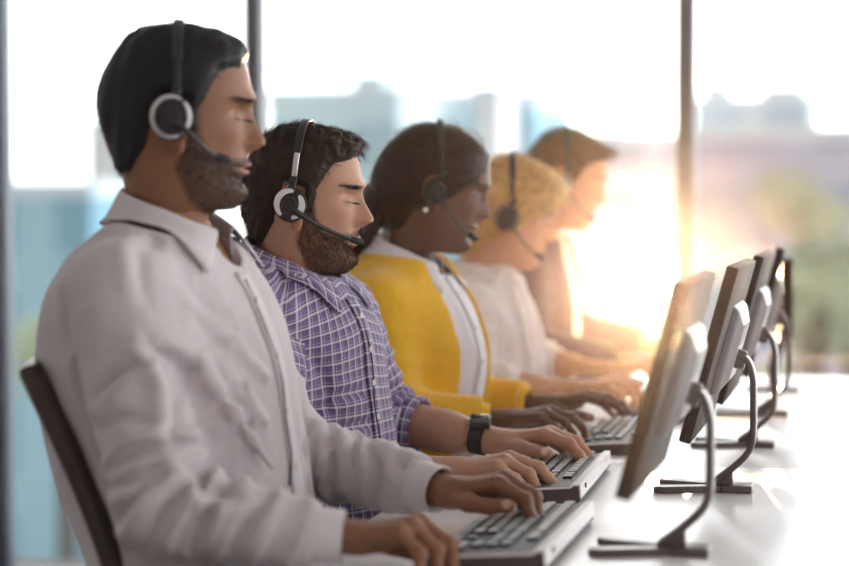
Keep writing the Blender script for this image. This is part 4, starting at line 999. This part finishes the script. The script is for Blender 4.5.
p2 = dict(seed=22, skin=(.48, .262, .172), lips=(.50, .20, .16), arms=A2, pivot=(-.96, Y2), trot=-10,
  secs=[(1.125, -1.045, -.935, .064, Y2), (1.100, -1.058, -.920, .088, Y2), (1.072, -1.078, -.902, .128, Y2), (1.035, -1.102, -.880, .163, Y2), (.98, -1.125, -.852, .180, Y2), (.91, -1.13, -.842, .180, Y2), (.83, -1.12, -.828, .176, Y2), (.76, -1.10, -.820, .176, Y2), (.68, -1.07, -.81, .182, Y2), (.56, -1.05, -.79, .188, Y2), (.50, -1.04, -.80, .186, Y2)],
  head=dict(pos=(-.960, Y2, 1.188), k=1.01, pitch=5, yaw=8, neck=.12),
  face=dict(brow_col=(.06, .03, .02), beard=BEARD, beard_tint=.62, beard_col=(.13, .062, .035), chin=1.0, nose=1.12, nf=.02),
  beard_n=8000, beard_L=.0062, beard_mat=H_beard2, brow_mat=H_dbrown, hair_mat=H_dbrown,
  hair=dict(poly=HAIRP['male'], t=.009, soft=.014, bulges=[((.075, 0, .105), (.035, .06, .03), .012)], rough=.45, freq=150, n=9000, L=.020, w=.0004, flow=flow_top, lift=.30, curl=.30))
b2, f2 = person('bearded man in a purple plaid shirt wearing a headset and a dark wristwatch', p2)
# plaid cloth
pm = bpy.data.materials.new('purple_white_plaid_cotton'); pm.use_nodes = True; n_ = pm.node_tree; pb = n_.nodes['Principled BSDF']; pb.inputs['Roughness'].default_value = .85; pb.inputs['Sheen Weight'].default_value = .2
uvn = N(n_, 'ShaderNodeUVMap', uv_map='plaid'); sp_ = N(n_, 'ShaderNodeSeparateXYZ'); n_.links.new(uvn.outputs[0], sp_.inputs[0])
def stripes(s, per, duty, ph=0.0):
    w = mth(n_, 'PINGPONG', mth(n_, 'ADD', mth(n_, 'DIVIDE', s, per), 10 + ph), .5)
    r = N(n_, 'ShaderNodeMapRange'); n_.links.new(w, r.inputs[0]); r.inputs[1].default_value = duty; r.inputs[2].default_value = duty + .04; r.inputs[3].default_value = 1; r.inputs[4].default_value = 0; return r.outputs[0]
base = (.085, .060, .150, 1)
def mixc(fac, a, b):
    mm = N(n_, 'ShaderNodeMixRGB'); n_.links.new(fac, mm.inputs[0])
    for i, v in ((1, a), (2, b)):
        if isinstance(v, tuple): mm.inputs[i].default_value = v
        else: n_.links.new(v, mm.inputs[i])
    return mm.outputs[0]
c_ = base
for ax in (0, 1):
    s = sp_.outputs[ax]; c_ = mixc(mth(n_, 'MULTIPLY', stripes(s, .0195, .16), .55), c_, (.16, .10, .26, 1)); 
for ax in (0, 1):
    s = sp_.outputs[ax]; c_ = mixc(mth(n_, 'MULTIPLY', stripes(s, .0195, .07, .5), .5), c_, (.80, .76, .84, 1)); c_ = mixc(mth(n_, 'MULTIPLY', stripes(s, .0195, .02, .22), .35), c_, (.7, .66, .78, 1))
n_.links.new(c_, pb.inputs['Base Color'])
def plaid_uv(o, p):
    me = o.data; nv = len(me.vertices); V = np.zeros(nv * 3, dtype=np.float32); me.vertices.foreach_get('co', V); V = V.reshape(-1, 3).astype(float)
    rot = R(p.get('trot', 0)); c, s = math.cos(-rot), math.sin(-rot); px_, py_ = p['pivot']; x = (V[:, 0] - px_) * c - (V[:, 1] - py_) * s; y = (V[:, 0] - px_) * s + (V[:, 1] - py_) * c
    uvt = np.stack([np.arctan2(y, x + .02) * .155 + .0 * y, V[:, 2] + .3 * np.abs(y) * sstep(.80, 1.1, V[:, 2])], 1); best = np.full(nv, 1e9); reg = np.zeros(nv, int); uvs = [uvt]
    for i, a in enumerate(p['arms']):
        sh, el, en = [np.array(a[k], float) for k in ('sh', 'el', 'end')]
        for j, (q0, q1, r0, r1) in enumerate(((sh, el, a['r'][0], a['r'][1]), (el, en, a['r'][1], a['r'][2]))):
            t = q1 - q0; L = np.linalg.norm(t); t /= L; u = (V - q0) @ t; s1_ = np.cross(t, (1, 0, 0)); s1_ /= np.linalg.norm(s1_); s2_ = np.cross(t, s1_); aa = (V - q0) @ s1_; bb = (V - q0) @ s2_
            uvs.append(np.stack([np.arctan2(bb, aa) * .06 + .31, u + .05], 1)); d = np.hypot(aa, bb) - (r0 + (r1 - r0) * np.clip(u / L, 0, 1)); d = np.where((u > (.035 if j == 0 else -.0)) & (u < L + .08), d, 9)
            if j == 1: d = d + .001
            td = d; k = (td < .014) & (td < best); best = np.where(k, td, best); reg = np.where(k, 1 + i * 2 + j, reg)
    lv = np.zeros(len(me.loops), dtype=np.int32); me.loops.foreach_get('vertex_index', lv); q = lv.reshape(-1, 4); fr_ = np.max(reg[q], axis=1)
    UV = np.stack(uvs)[np.repeat(fr_, 4), lv]
    UVq = UV.reshape(-1, 4, 2); per = np.where(fr_ == 0, 2 * math.pi * .155, 2 * math.pi * .06)[:, None]; du = UVq[:, :, 0] - UVq[:, :1, 0]; UVq[:, :, 0] -= per * np.round(du / per)
    ul = me.uv_layers.new(name='plaid'); ul.data.foreach_set('uv', UVq.reshape(-1).astype(np.float32))
V, Q, D, g = garment(p2, off=.004, neckplane=(-.975, 1.086, -.22), zmin=.5)
V = creases(V, Q, [(0.6, [(-0.976, 3.07, 1.101), (-0.938, 3.07, 1.04), (-0.913, 3.07, 0.968)]), (0.5, [(-0.919, 3.09, 0.991), (-0.886, 3.09, 0.911), (-0.869, 3.09, 0.831)]), (0.6, [(-0.905, 3.1, 0.845), (-0.872, 3.1, 0.878), (-0.839, 3.1, 0.887)]), (0.6, [(-0.892, 3.1, 0.797), (-0.847, 3.1, 0.83), (-0.819, 3.1, 0.831)]), (0.8, [(-0.934, 3.42, 0.97), (-0.903, 3.42, 0.935), (-0.861, 3.42, 0.914)]), (0.8, [(-0.916, 3.42, 0.899), (-0.885, 3.42, 0.873), (-0.848, 3.42, 0.869)]), (0.6, [(-0.903, 3.42, 0.855), (-0.874, 3.42, 0.838), (-0.847, 3.42, 0.839)])])
s2 = mesh_obj('plaid_shirt', V, Q, pm, b2); plaid_uv(s2, p2); bv2 = bvh_of(s2)
for a in A2:
    W_ = np.array(a['hand']['wrist']); E_ = np.array(a['el']); t = (W_ - E_) / np.linalg.norm(W_ - E_); en = np.array(a['end'])
    cuff(en - t * .012, en + t * .028, .058, .055, pm, s2, uv=True, name='rolled_cuff', flat=.92)
collar((-.978, Y2, 1.068), .078, .070, -.026, pm, s2, stand=.032, leaf=.048, tip=.026, gap=R(16), yaw=R(-10), flare=.020, uvs=True, bvh=bv2)
placket(p2, bv2, 1.035, .70, .032, pm, s2, buttons=6)
lower_body(p2, b2)
h2 = headset(f2, dict(band_x=(-.006, -.004), cup=(-.008, .004), cup_r=.027, band_t=.016, slider=M_silver, ring_w=.0045, ring_r=.76, ring_m=M_whitep, mic=(.098, -.036, -.047), boom_r=.0036), 'black headset with pale ringed ear cup on the bearded man in plaid')
cable(p2, bv2, h2, [(1.02, .002), (.97, -.004), (.92, .004), (.86, -.006), (.80, .0), (.76, -.010)], r=.0016)
wa = empty('wristwatch', A2[1]['hand']['wrist']); tag(wa, 'dark square smartwatch on the left wrist of the man in the plaid shirt', 'watch')
W_ = Vector(A2[1]['hand']['wrist']); E_ = Vector(A2[1]['el']); t = (W_ - E_).normalized(); cw = -t * .030
s1_ = Vector((0, 0, 1)).cross(t).normalized(); s2_ = t.cross(s1_)
def rw(u, r, f=.86, q=1.0): u = u * 1.25; r = r * 1.06; return [cw + t * u + s1_ * r * math.cos(k * math.pi / 20) + s2_ * r * f * math.sin(k * math.pi / 20) for k in range(40)]
MB().rings([rw(-.011, .0300), rw(-.010, .0325), rw(.010, .0320), rw(.011, .0295)], caps=False).build('strap', M_rubber, wa)
m_ = MB().box((0, 0, 0), (.040, .036, .010), bevel=.003); mm_ = Matrix((t, -s1_, s2_)).transposed(); dirw = (s2_ * .92 + s1_ * -.38 if s2_.z > 0 else -s2_).normalized()
dirw = dirw; qq = dirw.to_track_quat('Z', 'X').to_matrix(); bmesh.ops.rotate(m_.bm, cent=(0, 0, 0), matrix=qq, verts=m_.bm.verts); bmesh.ops.translate(m_.bm, vec=cw + dirw * .0335, verts=m_.bm.verts); wc = m_.build('watch_case', M_black, wa)
m_ = MB().box((0, 0, 0), (.033, .029, .0015), bevel=.0005); bmesh.ops.rotate(m_.bm, cent=(0, 0, 0), matrix=qq, verts=m_.bm.verts); bmesh.ops.translate(m_.bm, vec=cw + dirw * .0388, verts=m_.bm.verts); m_.build('watch_screen', M_screen, wa)

# ================================================================== 3  woman in the yellow cardigan
Y3 = 3.85
A3 = [dict(sh=(-.945, 3.690, .995), el=(-.905, 3.635, .790), end=(-.735, 3.675, .790), r=(.054, .046, .033), seed=4, amp=.006, fr=4, fr2=10,
           hand=dict(side='R', wrist=(-.700, 3.685, .790), rot=(2, 6, 0), bends=[(18, 26, 22), (22, 30, 22), (28, 34, 22), (34, 34, 22)], k=.96, slim=.9, wr=.022, er=.031, vox=.002, nailc=(.4, .22, .18))),
      dict(sh=(-.925, 4.000, .995), el=(-.885, 4.045, .790), end=(-.715, 4.005, .788), r=(.054, .046, .034), seed=6, amp=.006, fr=4, fr2=10,
           hand=dict(side='L', wrist=(-.675, 3.995, .788), rot=(-3, 8, 0), bends=[(12, 16, 14), (14, 20, 14), (18, 22, 14), (20, 24, 14)], k=.98, slim=.9, wr=.022, er=.031, vox=.002, nailc=(.4, .22, .18)))]
p3 = dict(seed=33, skin=(.125, .058, .038), lips=(.20, .07, .06), arms=A3, pivot=(-.90, Y3), trot=-8,
  secs=[(1.130, -.990, -.890, .050, Y3), (1.105, -1.002, -.875, .068, Y3), (1.075, -1.020, -.858, .105, Y3), (1.04, -1.042, -.838, .142, Y3), (.99, -1.055, -.805, .156, Y3), (.93, -1.058, -.780, .160, Y3), (.87, -1.05, -.775, .155, Y3), (.79, -1.02, -.790, .145, Y3), (.71, -1.00, -.80, .150, Y3), (.60, -.99, -.80, .175, Y3), (.50, -.99, -.80, .18, Y3)],
  head=dict(pos=(-.866, Y3, 1.211), k=1.0, pitch=16, yaw=12, neck=.25),
  face=dict(brow_col=(.02, .012, .01), lip=1.35, nose=.95, brow=.5, chin=.8, nf=-.010),
  brow_mat=H_dark, hair_mat=H_dark,
  hair=dict(poly=[(.090, .092), (.089, .070), (.075, .045), (.052, .020), (.030, -.002), (.012, -.020), (-.008, -.030), (-.030, -.045), (-.045, -.085), (-.075, -.10), (-.14, -.03), (-.14, .16), (.05, .17), (.11, .13)],
     t=.010, soft=.016, bulges=[((-.05, 0, .09), (.05, .10, .05), .006), ((-.10, 0, .03), (.06, .10, .07), .022), ((-.09, 0, -.03), (.04, .07, .05), .018)], rough=.06, n=5000, L=.03, w=.0005, flow=flow_back, lift=.02, curl=.03, edge=.001))
def ponytail(fr, p):
    g = Grid((-.22, -.07, -.24), (-.03, .07, .04), .004); X, Y, Z = g.X, g.Y, g.Z
    D = ell(X, Y, Z, (-.095, 0, -.035), (.045, .052, .045)); D = smin(D, cone(X, Y, Z, (-.105, -.005, -.06), (-.135, -.012, -.12), .032, .036, 1, None), .02); D = smin(D, cone(X, Y, Z, (-.135, -.012, -.12), (-.150, -.015, -.205), .036, .016), .02)
    D = D - .0018 * np.sin(X * 330 + Y * 260 + 30 * Z); V, Q = g.mesh(D); V = laplace(V, Q, 1); return fr(V, False), Q
p3['hair_extra'] = [ponytail]
b3, f3 = person('woman in a mustard yellow cardigan and white blouse with sleek dark hair tied back', p3)
V, Q, D, g = garment(p3, off=.001, neckcut=[((-.865, Y3, 1.085), (.04, .028, .04))], neckplane=(-.92, 1.072, -.25), zmin=.5, sleeves=False, wr_amp=.005)
bl3 = mesh_obj('blouse', V, Q, M_blouse, b3); bv3 = bvh_of(bl3)
collar((-.925, Y3, 1.076), .068, .058, -.024, M_blouse, bl3, stand=.026, leaf=.038, tip=.036, gap=R(24), yaw=R(-6), flare=.020, open_=.008, bvh=bv3)
placket(p3, bv3, 1.05, .72, .03, M_blouse, bl3, buttons=5)
V, Q, D, g = garment(p3, off=.010, neckcut=[((-.925, Y3, 1.125), (.105, .092, .085))], opening=[(.5, .075), (.80, .082), (.95, .085), (1.05, .072), (1.12, .05)], zmin=.52, wr_amp=.003)
c3 = mesh_obj('cardigan', V, Q, M_yellow, b3)
for a in A3:
    W_ = np.array(a['hand']['wrist']); E_ = np.array(a['el']); t = (W_ - E_) / np.linalg.norm(W_ - E_); cuff(np.array(a['end']) - t * .03, np.array(a['end']) + t * .012, .037, .033, M_yellow, c3)
lower_body(p3, b3)
h3 = headset(f3, dict(band_x=(.004, -.032), cup=(-.002, .004), cup_r=.022, band_t=.014, ring_m=M_black, mic=(.092, -.040, -.060), boom_r=.0018), 'slim black headset on the dark haired woman in the yellow cardigan')
er = MB(); bmesh.ops.create_uvsphere(er.bm, u_segments=16, v_segments=12, radius=.0050); bmesh.ops.create_icosphere(er.bm, subdivisions=1, radius=.0015, matrix=Matrix.Translation((0, .005, .001)))
ero = er.build('earring', mat('pearl_earring_material', (.85, .82, .78), rough=.15, coat=.5, noise=(30, .05))); ero.location = fr_pt = tuple(f3(np.array((-.010, -.094, -.034)), False)); tag(ero, 'small round pearl stud earring below the headset of the dark haired woman', 'earring')

# ================================================================== 4  blonde woman
Y4 = 4.43
A4 = [dict(sh=(-.890, 4.275, .955), el=(-.880, 4.215, .800), end=(-.790, 4.235, .795), r=(.055, .050, .046), seed=14, amp=.009, fr2=3,
           hand=dict(side='R', wrist=(-.655, 4.27, .795), rot=(3, 8, 0), bends=[(26, 30, 20), (28, 36, 22), (34, 36, 22), (36, 36, 22)], k=.98, slim=.92, wr=.022, er=.036, vox=.0022)),
      dict(sh=(-.885, 4.585, .955), el=(-.850, 4.630, .825), end=(-.760, 4.615, .818), r=(.055, .050, .046), seed=16, amp=.009, fr2=3,
           hand=dict(side='L', wrist=(-.640, 4.585, .812), rot=(-4, 4, 0), bends=[(22, 22, 18), (22, 26, 18), (26, 28, 18), (28, 30, 18)], k=.98, slim=.92, wr=.022, er=.036, vox=.0022))]
p4 = dict(seed=44, skin=(.60, .34, .23), lips=(.5, .2, .17), arms=A4, pivot=(-.87, Y4), trot=-6,
  secs=[(1.068, -.950, -.840, .050, Y4), (1.045, -.968, -.820, .070, Y4), (1.020, -.985, -.808, .108, Y4), (.99, -1.005, -.798, .140, Y4), (.95, -1.02, -.785, .156, Y4), (.90, -1.03, -.770, .160, Y4), (.84, -1.03, -.765, .155, Y4), (.77, -1.01, -.775, .150, Y4), (.70, -.99, -.785, .155, Y4), (.60, -.98, -.79, .175, Y4), (.50, -.98, -.80, .18, Y4)],
  head=dict(pos=(-.825, Y4, 1.160), k=.98, pitch=19, yaw=6, neck=.4),
  face=dict(brow_col=(.25, .14, .07), lip=1.1, nose=.95, brow=.5, chin=.8, nf=-.008),
  brow_mat=H_brown, hair_mat=H_blonde,
  hair=dict(poly=[(.098, .075), (.088, .050), (.072, .030), (.050, .012), (.034, -.020), (.020, -.034), (.006, -.030), (.0, -.046), (-.030, -.075), (-.050, -.105), (-.080, -.11), (-.14, -.03), (-.14, .16), (.05, .17), (.12, .13)],
     t=.012, soft=.018, bulges=[((.075, 0, .09), (.04, .07, .04), .014), ((-.09, 0, .03), (.06, .10, .07), .010)], rough=.16, freq=60, n=7000, L=.028, w=.0006, flow=flow_top, lift=.2, curl=.12))
b4, f4 = person('blonde woman in a loose white blouse leaning towards her keyboard', p4)
V, Q, D, g = garment(p4, off=.008, neckcut=[((-.885, Y4, 1.075), (.085, .066, .048))], zmin=.5, wr_amp=.011)
s4 = mesh_obj('blouse', V, Q, M_blouse2, b4)
for a in A4:
    en = np.array(a['end']); E_ = np.array(a['el']); t = (en - E_) / np.linalg.norm(en - E_); cuff(en - t * .02, en + t * .02, .050, .046, M_blouse2, s4, name='sleeve_hem')
lower_body(p4, b4)
h4 = headset(f4, dict(band_x=(.002, -.042), cup=(0, 0), cup_r=.028, band_t=.016, ring_m=M_monl, ring_w=.004, mic=(.092, -.040, -.060), boom_r=.0022), 'grey black headset on the blonde woman in the white blouse')

# ================================================================== 5  farthest person, brown hair
Y5 = 5.05
A5 = [dict(sh=(-.895, 4.880, 1.010), el=(-.870, 4.835, .830), end=(-.655, 4.87, .805), r=(.058, .050, .036), seed=24, amp=.007,
           hand=dict(side='R', wrist=(-.625, 4.88, .803), rot=(3, 8, 0), bends=[(22, 26, 20), (24, 30, 20), (30, 32, 20), (32, 32, 20)], k=1.0, wr=.025, er=.04, vox=.0024)),
      dict(sh=(-.875, 5.225, 1.010), el=(-.830, 5.265, .850), end=(-.625, 5.22, .825), r=(.058, .050, .036), seed=26, amp=.007,
           hand=dict(side='L', wrist=(-.595, 5.21, .820), rot=(-4, 4, 0), bends=[(22, 22, 18), (22, 26, 18), (26, 28, 18), (28, 30, 18)], k=1.0, wr=.025, er=.04, vox=.0024))]
p5 = dict(seed=55, skin=(.52, .27, .18), lips=(.42, .18, .14), arms=A5, pivot=(-.88, Y5), trot=-4,
  secs=[(1.150, -.955, -.835, .058, Y5), (1.120, -.975, -.812, .080, Y5), (1.090, -1.000, -.800, .125, Y5), (1.05, -1.025, -.792, .160, Y5), (.99, -1.04, -.775, .174, Y5), (.92, -1.05, -.765, .176, Y5), (.85, -1.05, -.765, .170, Y5), (.77, -1.03, -.775, .168, Y5), (.70, -1.01, -.785, .17, Y5), (.60, -1.0, -.79, .18, Y5), (.50, -1.0, -.80, .18, Y5)],
  head=dict(pos=(-.800, Y5, 1.240), k=1.0, pitch=18, yaw=6, neck=.3),
  face=dict(brow_col=(.08, .04, .025), brow=.8),
  brow_mat=H_brown, hair_mat=H_brown,
  hair=dict(poly=HAIRP['male'], t=.010, soft=.018, bulges=[((.085, 0, .095), (.03, .06, .03), .024), ((-.08, 0, .05), (.06, .08, .06), .006)], rough=.3, n=5000, L=.024, w=.0007, flow=flow_top, lift=.25, curl=.15))
b5, f5 = person('farthest person with short brown hair in a mauve cardigan with a white shirt standing for its sunlit front', p5)
V, Q, D, g = garment(p5, off=.001, neckcut=[((-.82, Y5, 1.13), (.05, .05, .06))], zmin=.5, sleeves=False)
w5 = mesh_obj('sunlit_front_shirt', V, Q, M_blouse2, b5)  # white shirt added to stand for the sunlit strip down the front
collar((-.89, Y5, 1.105), .072, .064, -.03, M_blouse2, w5, stand=.026, leaf=.036, tip=.03, gap=R(24), flare=.02, bvh=bvh_of(w5))
V, Q, D, g = garment(p5, off=.010, neckcut=[((-.885, Y5, 1.140), (.105, .095, .08))], opening=[(.5, .06), (.80, .06), (.95, .065), (1.05, .055), (1.12, .04)], zmin=.52)
c5 = mesh_obj('cardigan', V, Q, M_mauve, b5)
for a in A5:
    W_ = np.array(a['hand']['wrist']); E_ = np.array(a['el']); t = (W_ - E_) / np.linalg.norm(W_ - E_); cuff(np.array(a['end']) - t * .03, np.array(a['end']) + t * .012, .040, .036, M_mauve, c5)
lower_body(p5, b5)
h5 = headset(f5, dict(band_x=(.002, -.040), cup=(0, 0), cup_r=.020, band_t=.014, ring_m=M_whitep, ring_w=.002, mic=(.092, -.040, -.060), boom_r=.0018), 'slim headset on the farthest person with short brown hair')

# ------------------------------------------------------------------ office chairs
def make_chair():
    e = empty('office_chair')
    # backrest: curved mesh panel leaning back, local origin under the seat, x forward
    def panel(w, xo, th, z0, z1, nz=16, ny=12):
        rows = []
        for i in range(nz + 1):
            t = i / nz; z = z0 + (z1 - z0) * t; x = -.115 - .165 * t + .03 * math.sin(t * math.pi); ww = w * (1 - .10 * t ** 3 - .12 * (1 - t) ** 3)
            rows.append([(x - .03 * (1 - (2 * j / ny - 1) ** 2) + xo, (2 * j / ny - 1) * ww, z) for j in range(ny + 1)])
        V = np.array(rows).reshape(-1, 3); idx = np.arange((nz + 1) * (ny + 1)).reshape(nz + 1, ny + 1); F = np.stack([idx[:-1, :-1], idx[:-1, 1:], idx[1:, 1:], idx[1:, :-1]], -1).reshape(-1, 4); return V, F, rows
    V, F, rows = panel(.180, 0, .02, .50, .97)
    b = mesh_obj('backrest', V, F, M_chair, e); s = b.modifiers.new('s', 'SOLIDIFY'); s.thickness = .012; s.offset = 0
    loop = [rows[i][0] for i in range(0, 17)] + rows[16][1:] + [rows[i][12] for i in range(15, -1, -1)] + rows[0][1:-1][::-1] + [rows[0][0]]
    MB().tube(loop, .0135, 10, flat=1.3).build('backrest_frame', M_chairf, e)
    MB().tube(curve([(-.02, 0, .40), (-.14, 0, .42), (-.185, 0, .52), (-.215, 0, .66)], 20), .02, 10, flat=1.8).build('back_bracket', M_chairf, e)
    MB().box((.09, 0, .435), (.46, .44, .065), bevel=.028, seg=4).build('seat', M_chair, e)
    MB().box((.04, 0, .392), (.22, .18, .03), bevel=.01).build('tilt_mechanism', M_chairf, e)
    MB().cyl((.04, 0, .26), .026, .25, n=20).build('gas_lift', M_silver, e); MB().cyl((.04, 0, .12), .036, .10, n=20).build('hub', M_chairf, e)
    for k in range(5):
        a = k * 2 * math.pi / 5 + .3; c, s_ = math.cos(a), math.sin(a)
        MB().tube([(.04 + c * .03, s_ * .03, .11), (.04 + c * .18, s_ * .18, .09), (.04 + c * .29, s_ * .29, .072)], [.022, .017, .013], 10).build('leg', M_chairf, e)
        MB().cyl((.04 + c * .29, s_ * .29, .030), .029, .04, 'y' if abs(c) > .5 else 'x', n=20, bevel=.006).build('caster', M_rubber, e)
    return e
ch0 = make_chair()
cdat = [(-.840, 2.66, R(2), 'black office chair behind the nearest man in the grey shirt'), (-.93, 3.25, R(-6), 'office chair under the bearded man in plaid'), (-.90, 3.85, 0, 'office chair under the woman in the yellow cardigan'), (-.90, 4.43, 0, 'office chair under the blonde woman'), (-.92, 5.05, 0, 'office chair under the farthest brown haired person')]
for i, (x, y, rz, lb) in enumerate(cdat):
    c = ch0 if i == 0 else copy_tree(ch0); c.location = (x, y, 0); c.rotation_euler = (0, 0, rz); tag(c, lb, 'chair', 'office chairs along the desk')
